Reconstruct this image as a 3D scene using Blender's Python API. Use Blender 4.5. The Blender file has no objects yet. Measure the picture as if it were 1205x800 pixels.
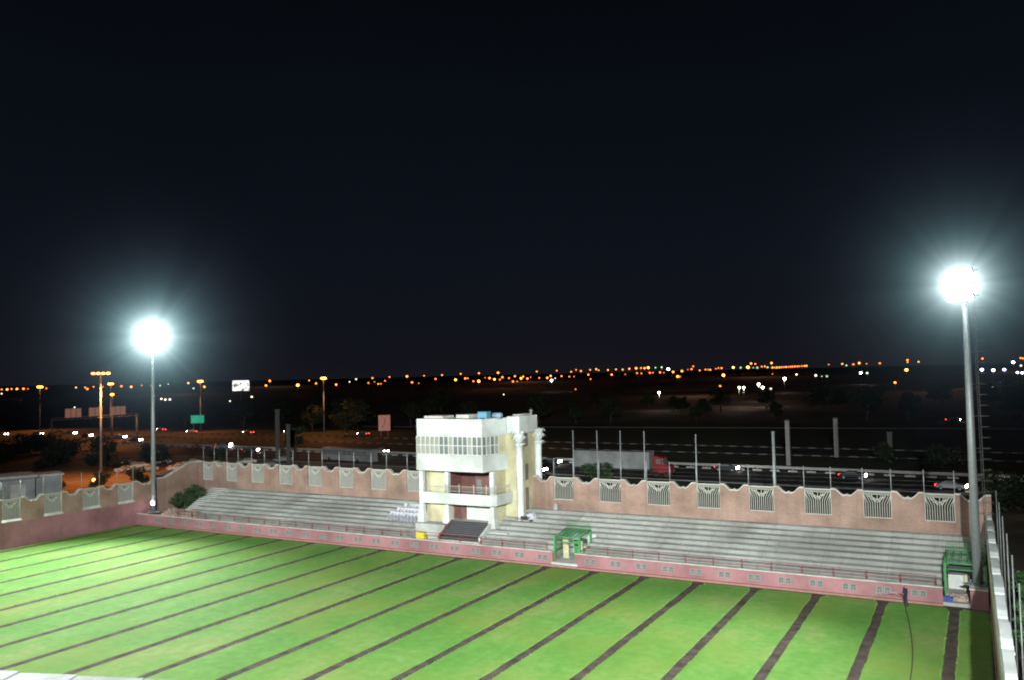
import bpy, bmesh, math, random
from mathutils import Vector, Matrix
R = math.radians
S = bpy.context.scene
C = S.collection
rng = random.Random(7)

# ------------------------------------------------------------------ helpers
class MB:
    """collects simple shapes and links them as one mesh object"""
    def __init__(s):
        s.v = []; s.f = []; s.m = []; s.smooth = []
    def add(s, vs, fs, mi=0, sm=False):
        o = len(s.v); s.v += [tuple(v) for v in vs]
        for f in fs:
            s.f.append(tuple(i + o for i in f)); s.m.append(mi); s.smooth.append(sm)
    def box(s, x0, x1, y0, y1, z0, z1, mi=0):
        s.add([(x0,y0,z0),(x1,y0,z0),(x1,y1,z0),(x0,y1,z0),(x0,y0,z1),(x1,y0,z1),(x1,y1,z1),(x0,y1,z1)],
              [(0,3,2,1),(4,5,6,7),(0,1,5,4),(1,2,6,5),(2,3,7,6),(3,0,4,7)], mi)
    def prism(s, pts, z0, z1, mi=0):
        """plan outline (x, y), extruded in z"""
        n = len(pts)
        s.add([(x,y,z0) for x,y in pts] + [(x,y,z1) for x,y in pts],
              [tuple(range(n))[::-1], tuple(range(n, 2*n))] + [(i,(i+1)%n,(i+1)%n+n,i+n) for i in range(n)], mi)
    def plate(s, pts, y0, y1, mi=0):
        """elevation outline (x, z), extruded in y"""
        n = len(pts)
        s.add([(x,y0,z) for x,z in pts] + [(x,y1,z) for x,z in pts],
              [tuple(range(n)), tuple(range(n, 2*n))[::-1]] + [(i,i+n,(i+1)%n+n,(i+1)%n) for i in range(n)], mi)
    def side(s, pts, x0, x1, mi=0):
        """side outline (y, z), extruded in x"""
        n = len(pts)
        s.add([(x0,y,z) for y,z in pts] + [(x1,y,z) for y,z in pts],
              [tuple(range(n))[::-1], tuple(range(n, 2*n))] + [(i,(i+1)%n,(i+1)%n+n,i+n) for i in range(n)], mi)
    def tube(s, pts, r, n=6, mi=0, cap=True, sm=True):
        pts = [Vector(p) for p in pts]
        rs = r if isinstance(r, (list, tuple)) else [r]*len(pts)
        vs = []
        for i, p in enumerate(pts):
            d = (pts[min(i+1, len(pts)-1)] - pts[max(i-1, 0)]).normalized()
            a = d.cross(Vector((0,0,1)) if abs(d.z) < .9 else Vector((1,0,0))).normalized(); b = d.cross(a)
            for k in range(n):
                t = 2*math.pi*k/n
                vs.append(p + (a*math.cos(t) + b*math.sin(t))*rs[i])
        fs = []
        for i in range(len(pts)-1):
            for k in range(n):
                fs.append((i*n+k, i*n+(k+1)%n, (i+1)*n+(k+1)%n, (i+1)*n+k))
        s.add(vs, fs, mi, sm)
        if cap:
            o = len(s.v) - len(vs)
            s.f.append(tuple(o+k for k in range(n))[::-1]); s.m.append(mi); s.smooth.append(False)
            s.f.append(tuple(o+(len(pts)-1)*n+k for k in range(n))); s.m.append(mi); s.smooth.append(False)
    def ball(s, c, r, mi=0, nu=10, nv=6, sz=1.0):
        c = Vector(c); vs = [c + Vector((0,0,r*sz))]
        for j in range(1, nv):
            t = math.pi*j/nv
            for k in range(nu):
                a = 2*math.pi*k/nu
                vs.append(c + Vector((r*math.sin(t)*math.cos(a), r*math.sin(t)*math.sin(a), r*sz*math.cos(t))))
        vs.append(c - Vector((0,0,r*sz))); fs = []
        for k in range(nu): fs.append((0, 1+k, 1+(k+1)%nu))
        for j in range(nv-2):
            for k in range(nu):
                fs.append((1+j*nu+k, 1+(j+1)*nu+k, 1+(j+1)*nu+(k+1)%nu, 1+j*nu+(k+1)%nu))
        L = len(vs)-1
        for k in range(nu): fs.append((1+(nv-2)*nu+k, L, 1+(nv-2)*nu+(k+1)%nu))
        s.add(vs, fs, mi, True)
    def build(s, name, mats, parent=None, bevel=0.0, loc=None, rotz=0.0):
        me = bpy.data.meshes.new(name)
        me.from_pydata(s.v, [], s.f)
        for m in (mats if isinstance(mats, (list, tuple)) else [mats]): me.materials.append(m)
        me.polygons.foreach_set('material_index', s.m)
        me.polygons.foreach_set('use_smooth', s.smooth)
        me.update()
        bm = bmesh.new(); bm.from_mesh(me)
        bmesh.ops.recalc_face_normals(bm, faces=bm.faces)
        bm.to_mesh(me); bm.free()
        o = bpy.data.objects.new(name, me); C.objects.link(o)
        if bevel:
            b = o.modifiers.new('bevel', 'BEVEL'); b.width = bevel; b.segments = 2; b.limit_method = 'ANGLE'
        if parent: o.parent = parent
        if loc: o.location = loc
        o.rotation_euler.z = rotz
        return o

def tag(o, label=None, cat=None, group=None, kind=None):
    for k, v in (('label', label), ('category', cat), ('group', group), ('kind', kind)):
        if v: o[k] = v
    return o
def thing(name, label, cat, loc=(0,0,0), rotz=0.0, group=None):
    o = bpy.data.objects.new(name, None); C.objects.link(o)
    o.empty_display_size = .3
    o.location = loc; o.rotation_euler.z = rotz
    return tag(o, label, cat, group)
def dup(root, loc, rotz=0.0, label=None, scale=None, group=None):
    r = root.copy(); C.objects.link(r); r.location = loc; r.rotation_euler.z = rotz
    if label: r['label'] = label
    if group: r['group'] = group
    if scale: r.scale = scale if isinstance(scale, (tuple, list)) else (scale,)*3
    for ch in list(root.children):
        c = ch.copy(); C.objects.link(c); c.parent = r
        for g in list(ch.children):
            d = g.copy(); C.objects.link(d); d.parent = c
    return r

# ------------------------------------------------------------------ materials
def mat(name, col, rough=.7, var=.18, scale=3.0, bump=.15, metal=0.0, col2=None, detail=6, stretch=(1,1,1), big=0.0, spec=.3):
    m = bpy.data.materials.new(name); m.use_nodes = True
    nt = m.node_tree; N = nt.nodes; L = nt.links; b = N['Principled BSDF']
    b.inputs['Roughness'].default_value = rough; b.inputs['Metallic'].default_value = metal
    b.inputs['Specular IOR Level'].default_value = spec
    tc = N.new('ShaderNodeTexCoord'); mp = N.new('ShaderNodeMapping'); mp.inputs['Scale'].default_value = stretch
    L.new(tc.outputs['Object'], mp.inputs['Vector'])
    n1 = N.new('ShaderNodeTexNoise'); n1.inputs['Scale'].default_value = scale; n1.inputs['Detail'].default_value = detail
    n1.inputs['Roughness'].default_value = .65
    L.new(mp.outputs[0], n1.inputs['Vector'])
    r = N.new('ShaderNodeValToRGB'); e = r.color_ramp.elements
    c1 = [max(0, c*(1-var)) for c in col]; c2 = [min(1, c*(1+var)) for c in (col2 or col)]
    e[0].position = .3; e[0].color = (*c1, 1); e[1].position = .7; e[1].color = (*c2, 1)
    L.new(n1.outputs['Fac'], r.inputs['Fac']); out = r.outputs['Color']
    if big:
        n2 = N.new('ShaderNodeTexNoise'); n2.inputs['Scale'].default_value = big; n2.inputs['Detail'].default_value = 4
        L.new(tc.outputs['Object'], n2.inputs['Vector'])
        r2 = N.new('ShaderNodeValToRGB'); q = r2.color_ramp.elements
        q[0].position = .32; q[0].color = (.62,.6,.58,1); q[1].position = .62; q[1].color = (1,1,1,1)
        L.new(n2.outputs['Fac'], r2.inputs['Fac'])
        mx = N.new('ShaderNodeMix'); mx.data_type = 'RGBA'; mx.blend_type = 'MULTIPLY'; mx.inputs[0].default_value = 1
        L.new(out, mx.inputs[6]); L.new(r2.outputs['Color'], mx.inputs[7]); out = mx.outputs[2]
    L.new(out, b.inputs['Base Color'])
    if bump:
        bp = N.new('ShaderNodeBump'); bp.inputs['Strength'].default_value = bump; bp.inputs['Distance'].default_value = .03
        L.new(n1.outputs['Fac'], bp.inputs['Height']); L.new(bp.outputs[0], b.inputs['Normal'])
    return m
def glow(name, col, strength, rand=0.0):
    m = bpy.data.materials.new(name); m.use_nodes = True
    nt = m.node_tree; N = nt.nodes; L = nt.links; N.remove(N['Principled BSDF'])
    e = N.new('ShaderNodeEmission'); e.inputs['Color'].default_value = (*col, 1); e.inputs['Strength'].default_value = strength
    if rand:
        oi = N.new('ShaderNodeObjectInfo'); mr = N.new('ShaderNodeMapRange')
        mr.inputs['To Min'].default_value = strength*(1-rand); mr.inputs['To Max'].default_value = strength*(1+rand)
        L.new(oi.outputs['Random'], mr.inputs['Value']); L.new(mr.outputs[0], e.inputs['Strength'])
    L.new(e.outputs[0], N['Material Output'].inputs['Surface'])
    m.cycles.emission_sampling = 'NONE'
    return m
def brick_mat(name, c1, c2, mortar):
    m = mat(name, c1, rough=.85, scale=6, bump=.2, big=.35)
    nt = m.node_tree; N = nt.nodes; L = nt.links; b = N['Principled BSDF']
    src = b.inputs['Base Color'].links[0].from_socket
    tc = N.new('ShaderNodeTexCoord'); sx = N.new('ShaderNodeSeparateXYZ'); cb = N.new('ShaderNodeCombineXYZ')
    L.new(tc.outputs['Object'], sx.inputs[0]); L.new(sx.outputs['X'], cb.inputs['X']); L.new(sx.outputs['Z'], cb.inputs['Y'])
    br = N.new('ShaderNodeTexBrick'); br.inputs['Scale'].default_value = 1.0
    br.inputs['Brick Width'].default_value = .42; br.inputs['Row Height'].default_value = .16; br.inputs['Mortar Size'].default_value = .012
    br.inputs['Color1'].default_value = (*[a/b_ for a, b_ in zip(c1, c1)], 1)
    br.inputs['Color2'].default_value = (.84,.84,.85,1); br.inputs['Mortar'].default_value = (*mortar, 1)
    L.new(cb.outputs[0], br.inputs['Vector'])
    mx = N.new('ShaderNodeMix'); mx.data_type = 'RGBA'; mx.blend_type = 'MULTIPLY'; mx.inputs[0].default_value = .75
    L.new(src, mx.inputs[6]); L.new(br.outputs['Color'], mx.inputs[7]); L.new(mx.outputs[2], b.inputs['Base Color'])
    return m

M = dict(
    white=mat('white_paint', (.73,.77,.755), .6, .06, 1.2, .05, big=.25),
    cream=mat('cream_render', (.66,.61,.40), .75, .08, 2.0, .1, big=.3),
    maroon=mat('maroon_panel', (.17,.075,.068), .6, .2, 2),
    pink=mat('pink_render', (.35,.165,.18), .8, .08, 1.5, .1, big=.22),
    brick=brick_mat('brown_brick', (.37,.243,.195), (.36,.2,.16), (.88,.87,.86)),
    coping=mat('pale_coping', (.62,.60,.56), .7, .12, 3, .15, big=.6),
    concrete=mat('terrace_concrete', (.47,.475,.45), .85, .14, 1.6, .25, big=.18, stretch=(.35,1,1)),
    grille=mat('cream_metal', (.56,.55,.49), .5, .08, 4, .0),
    gpanel=mat('mesh_backing', (.17,.16,.15), .6, .2, 5, .0),
    gvent=mat('vent_gap', (.12,.13,.12), .8, .2, 5, .0),
    galv=mat('galvanised_steel', (.30,.32,.33), .5, .12, 3, .05, metal=.4),
    parapet=mat('darkened_render', (.13,.13,.132), .85, .12, 5, .2, big=1.2),  # darkened to offset the glare of the close near floodlight
    post=mat('fence_steel', (.33,.35,.35), .5, .15, 3, .0, metal=.3),
    rail=mat('maroon_rail', (.22,.045,.045), .5, .2, 5, .0),
    granite=mat('dark_granite', (.045,.045,.05), .5, .3, 8, .1),
    darkglass=mat('dark_glass', (.17,.18,.175), .15, .3, 1.2, .0, spec=.6),
    curtain=mat('curtained_glass', (.34,.30,.235), .35, .35, 2.2, .0, col2=(.27,.27,.25), stretch=(2,1,.25)),
    ventgrey=mat('vent_frame', (.25,.26,.255), .7, .1, 3, .0),
    kerbgrey=mat('grey_kerb', (.17,.165,.16), .9, .2, 2, .0),  # plain grey, darker than the pale coping
    shutter=mat('shutter', (.60,.61,.58), .55, .12, 6, .05, stretch=(3,1,.2)),
    blue=mat('blue_tank', (.10,.28,.42), .4, .1, 3, .0),
    green=mat('green_steel', (.06,.24,.085), .5, .25, 6, .05),
    greennet=mat('green_net', (.05,.21,.08), .7, .3, 14, .2),
    soil=mat('bare_soil', (.045,.030,.027), .95, .5, .9, .6, col2=(.075,.055,.046), detail=9),
    asphalt=mat('asphalt', (.033,.031,.032), .85, .2, 2, .15, big=.05),
    sand=mat('sandy_lot', (.26,.19,.12), .95, .25, .35, .3, big=.06),
    terrain=mat('dry_terrain', (.06,.056,.045), .95, .4, .05, .0, col2=(.085,.072,.055), detail=10, big=.012),
    verge=mat('dark_verge', (.026,.034,.016), .95, .4, .4, .2),
    paint=mat('road_paint', (.16,.16,.155), .7, .15, 2, .0),
    black=mat('black_rubber', (.02,.02,.02), .8, .2, 6, .0),
    truckwhite=mat('trailer_white', (.30,.31,.32), .55, .08, 1.0, .02, big=.3),
    red=mat('red_paint', (.22,.015,.02), .35, .1, 2, .0),
    bark=mat('bark', (.09,.065,.045), .9, .3, 8, .3),
    leaf=mat('foliage', (.014,.024,.012), .7, .45, .8, .0, col2=(.024,.034,.016)),
    leafroad=mat('roadside_leaf', (.022,.05,.02), .7, .4, 1.5, .0, col2=(.035,.065,.025)),
    leafgreen=mat('shrub_leaf', (.04,.12,.03), .7, .4, 1.5, .0, col2=(.07,.16,.045)),
    stone=mat('rubble', (.36,.27,.23), .9, .25, 3, .4),
    plastic=mat('white_plastic', (.48,.47,.53), .4, .05, 3, .0),
    yellow=mat('yellow_plastic', (.75,.58,.04), .45, .08, 3, .0),
    navy=mat('navy_cloth', (.018,.024,.06), .9, .3, 9, .0),
    skin=mat('skin', (.36,.2,.13), .6, .08, 9, .0),
    hair=mat('hair', (.015,.012,.01), .7, .3, 30, .0),
    rubber=mat('hose_rubber', (.03,.03,.025), .5, .2, 5, .0),
    grey=mat('grey_cladding', (.36,.37,.38), .6, .1, 1.5, .05, big=.4),
    concpole=mat('concrete_pole', (.27,.255,.245), .85, .15, 2, .1),
    dimpole=mat('dim_pole', (.11,.105,.1), .9, .2, 2, .1),  # dark tone stands in for weak light on poles and ladder
    rail2=mat('barrier_rail', (.36,.35,.34), .6, .15, 2, .0),
    bill=mat('pink_board', (.42,.19,.16), .6, .08, 1, .0),
    signgreen=mat('sign_green', (.02,.28,.16), .5, .1, 1, .0),
    signbrown=mat('sign_face', (.36,.17,.11), .5, .1, 1, .0),
    carsilver=mat('silver_paint', (.42,.42,.43), .3, .05, 2, .0, metal=.3),
    cardark=mat('dark_paint', (.04,.045,.06), .3, .1, 2, .0),
    carwhite=mat('white_car_paint', (.62,.61,.58), .3, .05, 2, .0),
    carred=mat('red_car_paint', (.3,.035,.03), .3, .08, 2, .0),
)
G = dict(
    flood=glow('floodlight_lens', (.86,1,1), 60),
    o=glow('sodium_light', (1,.22,.025), 4.5, .7),
    O=glow('sodium_bright', (1,.30,.035), 11, .3),
    w=glow('white_lamp', (1,.86,.62), 3.0, .5),
    W=glow('white_lamp_bright', (1,.93,.78), 14, .3),
    g=glow('greenish_lamp', (.62,1,.55), 1.5, .4),
    V=glow('violet_white_lamp', (.62,.60,1), 12, .2),
    head=glow('headlight', (1,.93,.85), 45),
    tail=glow('taillight', (1,.05,.03), 14),
    amber=glow('amber_light', (1,.35,.05), 20),
    small=glow('small_lamp', (1,.93,.9), 25),
)


def lit(m, st):
    b = m.node_tree.nodes['Principled BSDF']; src = b.inputs['Base Color'].links[0].from_socket
    m.node_tree.links.new(src, b.inputs['Emission Color']); b.inputs['Emission Strength'].default_value = st; m.cycles.emission_sampling = 'NONE'
lit(M['signgreen'], 1.0); lit(M['signbrown'], .45); lit(M['bill'], .35)  # emission added to sign faces in place of light falling on them

def weather(m, period, streak=.35):
    nt = m.node_tree; N = nt.nodes; L = nt.links; b = N['Principled BSDF']; src = b.inputs['Base Color'].links[0].from_socket
    tc = N.new('ShaderNodeTexCoord'); sx = N.new('ShaderNodeSeparateXYZ'); L.new(tc.outputs['Object'], sx.inputs[0])
    def mth(op, a, b_=0.0):
        n_ = N.new('ShaderNodeMath'); n_.operation = op
        for i, v in enumerate((a, b_)):
            if isinstance(v, (int,float)): n_.inputs[i].default_value = v
            else: L.new(v, n_.inputs[i])
        return n_.outputs[0]
    fac = None
    if period:
        fr = mth('FRACT', mth('DIVIDE', mth('ADD', sx.outputs['X'], 500.0), period)); fac = mth('MULTIPLY', mth('LESS_THAN', fr, .012), .45)
    mp = N.new('ShaderNodeMapping'); mp.inputs['Scale'].default_value = (1.6,.25,.12); L.new(tc.outputs['Object'], mp.inputs[0])
    nz = N.new('ShaderNodeTexNoise'); nz.inputs['Scale'].default_value = 1.0; nz.inputs['Detail'].default_value = 8; L.new(mp.outputs[0], nz.inputs['Vector'])
    mr = N.new('ShaderNodeMapRange'); mr.inputs['From Min'].default_value = .5; mr.inputs['From Max'].default_value = .75; mr.inputs['To Max'].default_value = streak
    L.new(nz.outputs['Fac'], mr.inputs['Value'])
    tot = mth('MAXIMUM', mr.outputs[0], fac) if fac is not None else mr.outputs[0]
    mx = N.new('ShaderNodeMix'); mx.data_type = 'RGBA'; L.new(tot, mx.inputs[0]); L.new(src, mx.inputs[6]); mx.inputs[7].default_value = (.10,.095,.085,1)
    L.new(mx.outputs[2], b.inputs['Base Color'])
M['riser'] = mat('concrete_riser', (.315,.32,.30), .85, .12, 1.6, .2, big=.2, stretch=(.35,1,1))  # treads are kept lighter than risers to imitate overhead light
weather(M['concrete'], 5.57, .3); weather(M['riser'], 5.57, .3); weather(M['brick'], 0, .28); weather(M['pink'], 0, .22); weather(M['white'], 0, .05); weather(M['cream'], 0, .12)

# ------------------------------------------------------------------ camera
H = 20.0
yaw, pitch, roll = R(29.03), R(2.38), R(-1.30)
fw = Vector((-math.sin(yaw)*math.cos(pitch), math.cos(yaw)*math.cos(pitch), math.sin(pitch)))
r0 = Vector((math.cos(yaw), math.sin(yaw), 0)); u0 = r0.cross(fw)
rt = r0*math.cos(roll) + u0*math.sin(roll); up = -r0*math.sin(roll) + u0*math.cos(roll)
cam_d = bpy.data.cameras.new('camera'); cam_o = bpy.data.objects.new('camera', cam_d); C.objects.link(cam_o)
cam_o.matrix_world = Matrix(((rt.x,up.x,-fw.x,0),(rt.y,up.y,-fw.y,0),(rt.z,up.z,-fw.z,H),(0,0,0,1)))
cam_d.sensor_width = 36; cam_d.lens = 985/1205*36; cam_d.clip_end = 12000; cam_d.clip_start = .1
S.camera = cam_o
S.view_settings.view_transform = 'Standard'; S.view_settings.look = 'None'; S.view_settings.exposure = 0
S.cycles.use_denoising = True
S.cycles.sample_clamp_indirect = .6
S.cycles.volume_max_steps = 256
S.cycles.max_bounces = 6
S.cycles.filter_width = 2.0

# ------------------------------------------------------------------ night sky
w = bpy.data.worlds.new('World'); S.world = w; w.use_nodes = True
nt = w.node_tree; N = nt.nodes; L = nt.links
bg = N['Background']
tc = N.new('ShaderNodeTexCoord'); sx = N.new('ShaderNodeSeparateXYZ'); L.new(tc.outputs['Generated'], sx.inputs[0])
rp = N.new('ShaderNodeValToRGB'); e = rp.color_ramp.elements
e[0].position = 0.0; e[0].color = (.0088,.0088,.0125,1)
e[1].position = 1.0; e[1].color = (.0012,.0016,.0022,1)
for pos, col in ((.05,(.0070,.0077,.0122)), (.13,(.0050,.0069,.0118)), (.27,(.0034,.0054,.0095)), (.45,(.0020,.0027,.0039))):
    q = e.new(pos); q.color = (*col, 1)
wn = N.new('ShaderNodeTexNoise'); wn.inputs['Scale'].default_value = 3.5; wn.inputs['Detail'].default_value = 5; L.new(tc.outputs['Generated'], wn.inputs['Vector'])
wm_ = N.new('ShaderNodeMath'); wm_.operation = 'MULTIPLY_ADD'; wm_.inputs[1].default_value = -.10; L.new(wn.outputs['Fac'], wm_.inputs[0])
wa = N.new('ShaderNodeMath'); wa.operation = 'ADD'; wa.inputs[1].default_value = .05; L.new(sx.outputs['Z'], wa.inputs[0]); L.new(wa.outputs[0], wm_.inputs[2])
L.new(wm_.outputs[0], rp.inputs['Fac'])
sky = N.new('ShaderNodeTexSky'); sky.sky_type = 'NISHITA'; sky.sun_disc = False
sky.sun_elevation = R(-9); sky.sun_rotation = R(60)
ad = N.new('ShaderNodeMix'); ad.data_type = 'RGBA'; ad.blend_type = 'ADD'; ad.inputs[0].default_value = .02
L.new(rp.outputs['Color'], ad.inputs[6]); L.new(sky.outputs['Color'], ad.inputs[7])
L.new(ad.outputs[2], bg.inputs['Color']); bg.inputs['Strength'].default_value = .86
LAMPS = [(-511,589,15.2,5.2,'o'),(-592,704,16.9,6.9,'w'),(-727,878,19.6,9.6,'w'),(-514,639,15.8,5.7,'o'),(-760,954,20.6,10.6,'o'),(-547,690,16.4,6.5,'o'),(-470,598,15,5,'o'),(-474,607,15,5.1,'o'),(-569,736,17.1,7.1,'o'),(-796,1041,21.7,11.7,'o'),(-798,1089,22.1,12.2,'o'),(-469,648,15.5,5.5,'o'),(-435,611,14.9,4.9,'o'),(-1179,1679,23.8,14,'o'),(-558,818,17.8,7.8,'o'),(-791,1179,23,13,'o'),(-484,747,16.6,6.6,'O'),(-808,1264,24.7,14,'o'),(-518,820,17.6,7.5,'o'),(-521,830,17.7,7.7,'o'),(-410,663,15.3,5.2,'o'),(-406,666,15.2,5.2,'O'),(-780,1281,25.1,14,'o'),(-514,858,17.9,7.9,'o'),(-489,826,17.4,7.4,'o'),(-434,743,16.3,6.2,'O'),(-751,1299,25.1,14,'o'),(-419,728,16,6,'o'),(-496,868,18,7.9,'o'),(-455,811,17,7.1,'o'),(-354,638,14.6,4.6,'o'),(-517,937,18.8,8.8,'o'),(-351,640,14.6,4.6,'o'),(-424,782,16.6,6.6,'O'),(-484,898,18.2,8.2,'o'),(-409,768,16.3,6.3,'o'),(-443,840,17.4,7.3,'o'),(-690,1332,25.8,14,'o'),(-407,791,16.6,6.6,'o'),(-395,786,16.5,6.5,'o'),(-454,913,18.2,8.2,'o'),(-329,663,14.7,4.7,'W'),(-370,754,16,6,'w'),(-658,1348,26.5,14,'o'),(-425,883,17.7,7.7,'o'),(-400,851,17.1,7.2,'o'),(-635,1359,24,14,'o'),(-391,844,17,7.1,'o'),(-208,365,10.5,0.9,'w'),(-197,427,11.4,1.5,'o'),(-635,1359,24,14,'o'),(-627,1363,27.2,14,'o'),(-619,1366,24.8,14,'o'),(-400,851,17.1,7.2,'o'),(-391,844,17.1,7.1,'o'),(-429,969,18.6,8.6,'o'),(-306,696,15,5,'o'),(-604,1373,26.7,14,'o'),(-594,1377,27.5,14,'o'),(-590,1379,25.5,14,'o'),(-575,1385,25.5,14,'o'),(-383,934,18.1,8,'o'),(-562,1391,26.3,14,'o'),(-551,1395,25.7,14,'o'),(-372,950,18.2,8.2,'o'),(-540,1399,26.9,14,'o'),(-529,1404,27.4,14,'o'),(-387,1030,19.1,9.1,'o'),(-371,1003,18.7,8.8,'o'),(-521,1407,27.6,14,'o'),(-515,1409,27.4,14,'o'),(-509,1411,28,14,'O'),(-375,1045,19.2,9.3,'o'),(-368,1037,19.2,9.1,'o'),(-497,1415,27.7,14,'g'),(-487,1419,28.2,14,'g'),(-476,1422,24.6,14,'W'),(-369,1068,19.5,9.5,'o'),(-348,1022,18.9,8.9,'o'),(-356,1083,19.6,9.6,'o'),(-243,752,15.4,5.4,'O'),(-241,752,15.3,5.4,'o'),(-366,1153,20.5,10.5,'o'),(-523,1687,23.6,14,'o'),(-474,1552,23.9,14,'o'),(-435,1435,28.4,14,'o'),(-354,1199,20.9,11,'o'),(-371,1288,22.1,12.1,'o'),(-364,1279,21.9,11.9,'o'),(-353,1251,21.5,11.6,'o'),(-438,1590,23.7,14,'o'),(-394,1447,24.4,14,'o'),(-389,1449,24.2,14,'o'),(-206,773,15.6,5.5,'O'),(-370,1454,24.9,14,'O'),(-358,1457,24.2,14,'g'),(-346,1459,24.6,14,'O'),(-341,1461,31,14,'o'),(-334,1462,30.1,14,'o'),(-455,1970,25,14,'g'),(-320,1414,23.4,13.4,'g'),(-324,1465,25.2,14,'o'),(-319,1466,25.4,14,'o'),(-327,1524,24,14,'g'),(-308,1468,30.9,14,'o'),(-410,1963,24.4,14,'o'),(-123,454,11.6,1.5,'o'),(-106,427,11.2,1.1,'W'),(-104,428,11.1,1.1,'W'),(-110,488,11.7,1.8,'W'),(-95,430,11,1.1,'W'),(-87,411,10.8,0.9,'w'),(-168,803,15.7,5.7,'o'),(-119,608,13.3,3.3,'W'),(-138,757,15.1,5.1,'w'),(-138,397,9.8,0.9,'W'),(-415,1982,23.8,14,'o'),(-406,1966,23.9,14,'o'),(-398,1950,24.1,14,'o'),(-280,1392,23,13,'o'),(-381,1917,24.3,14,'o'),(-373,1901,24.5,14,'o'),(-365,1885,24.6,14,'o'),(-357,1869,24.7,14,'o'),(-349,1852,24.8,14,'o'),(-342,1836,24.9,14,'o'),(-271,1475,24.1,14,'o'),(-267,1476,24.2,14,'o'),(-264,1477,24.3,14,'o'),(-260,1477,24.5,14,'o'),(-256,1478,24.6,14,'o'),(-253,1479,24.7,14,'o'),(-218,1484,26,14,'o'),(-197,1487,26.5,14,'o'),(-213,1661,24.3,14,'g'),(-180,1489,25.3,14,'o'),(-171,1490,27.2,14,'o'),(-160,1491,25.8,14,'o'),(-140,1493,26,14,'o'),(-99,1497,30.1,14,'o'),(-99,1497,26.6,14,'o'),(-83,1498,26.9,14,'o'),(7,1500,29.4,14,'o'),(-113,701,14.4,4.4,'w'),(-104,672,13.9,4,'g'),(-99,663,14,3.9,'g'),(-88,775,15.3,5.2,'W'),(-82,766,15.1,5.1,'g'),(-60,888,16.6,6.6,'O'),(-38,479,11.7,1.6,'o'),(-87,411,10.7,0.9,'w'),(3,820,15.7,5.7,'V'),(11,790,15.3,5.4,'V'),(19,800,15.5,5.5,'V'),(59,1849,23.2,14,'V'),(24,680,14,4,'V'),(26,659,13.9,3.8,'V'),(58,1499,28.8,14,'o'),(61,1499,28.1,14,'o'),(39,1009,18.1,8,'w'),(5,420,10.1,0.9,'w'),(-844,479,17.5,7.5,'o'),(-833,478,17.4,7.4,'o'),(-848,491,17.7,7.7,'o'),(-837,490,17.6,7.5,'o'),(-843,500,17.6,7.7,'o'),(-832,498,17.5,7.5,'o'),(-824,512,17.5,7.5,'o'),(-818,540,17.6,7.7,'o'),(-797,536,17.5,7.4,'o'),(-721,487,16.3,6.3,'o'),(-817,559,17.9,7.8,'o'),(-812,566,17.8,7.8,'o'),(-802,581,17.8,7.8,'o'),(-748,553,17.1,7.1,'o'),(-814,615,18.2,8.2,'o'),(-792,611,17.9,7.9,'o'),(-763,599,17.6,7.5,'g'),(-844,674,18.8,8.9,'g'),(-868,723,19.5,9.5,'o'),(-589,496,15,5.1,'g'),(-629,542,15.8,5.8,'o'),(-385,303,11.6,1.7,'w'),(-368,292,11.5,1.5,'w'),(-367,294,11.5,1.5,'w'),(-351,231,10.2,0.9,'w'),(-652,370,14.8,4.9,'w'),(-347,331,11.5,1.6,'w'),(-311,283,10.8,0.9,'w'),(-577,568,15.7,5.6,'o'),(-823,817,19.9,9.9,'o'),(-550,581,15.4,5.5,'O'),(-753,816,19.3,9.3,'o'),(-585,644,16.3,6.3,'o')]

# ------------------------------------------------------------------ ground, pitch, roads
def ground_z(D):
    return 0.0 if D < 350 else min(14.0, (D-350)/1150*14) + (max(0, D-1500)/4000*6)
mb = MB(); rings = [0,40,90,150,220,300,350,420,520,650,820,1050,1500,2200,3500,6000,9000]; n = 96
mb.v = [(0,0,0)]
for r_ in rings[1:]:
    for k in range(n):
        a = 2*math.pi*k/n; mb.v.append((r_*math.cos(a), r_*math.sin(a), ground_z(r_)))
for k in range(n): mb.f.append((0,1+k,1+(k+1)%n))
for j in range(len(rings)-2):
    for k in range(n): mb.f.append((1+j*n+k,1+(j+1)*n+k,1+(j+1)*n+(k+1)%n,1+j*n+(k+1)%n))
mb.m = [0]*len(mb.f); mb.smooth = [True]*len(mb.f)
tag(mb.build('ground', M['terrain']), kind='structure')

YW, XL = 79.0, -105.8
mb = MB(); mb.add([(XL,2,.012),(1,2,.012),(.4,YW,.012),(XL,YW,.012)], [(0,1,2,3)])
tag(mb.build('soil', M['soil']), kind='structure')

# turf laid in long strips with bare earth between them
gm = mat('turf', (.122,.272,.05), .85, .10, 1.3, .35, col2=(.15,.295,.068), detail=10, spec=.15)
nt = gm.node_tree; N = nt.nodes; L = nt.links; b = N['Principled BSDF']; src = b.inputs['Base Color'].links[0].from_socket
tc = N.new('ShaderNodeTexCoord'); mp = N.new('ShaderNodeMapping'); mp.inputs['Scale'].default_value = (.16,.10,1)
L.new(tc.outputs['Object'], mp.inputs[0])
n2 = N.new('ShaderNodeTexNoise'); n2.inputs['Scale'].default_value = 1; n2.inputs['Detail'].default_value = 7; n2.inputs['Roughness'].default_value = .62
L.new(mp.outputs[0], n2.inputs['Vector'])
r2 = N.new('ShaderNodeValToRGB'); q = r2.color_ramp.elements
q[0].position = .30; q[0].color = (.72,.86,.72,1); q[1].position = .72; q[1].color = (1.55,1.12,1.75,1)
z = q.new(.44); z.color = (.82,.92,.82,1)
z = q.new(.53); z.color = (1.0,1.0,1.0,1)
z = q.new(.61); z.color = (1.32,1.0,1.25,1)
L.new(n2.outputs['Fac'], r2.inputs['Fac'])
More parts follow.
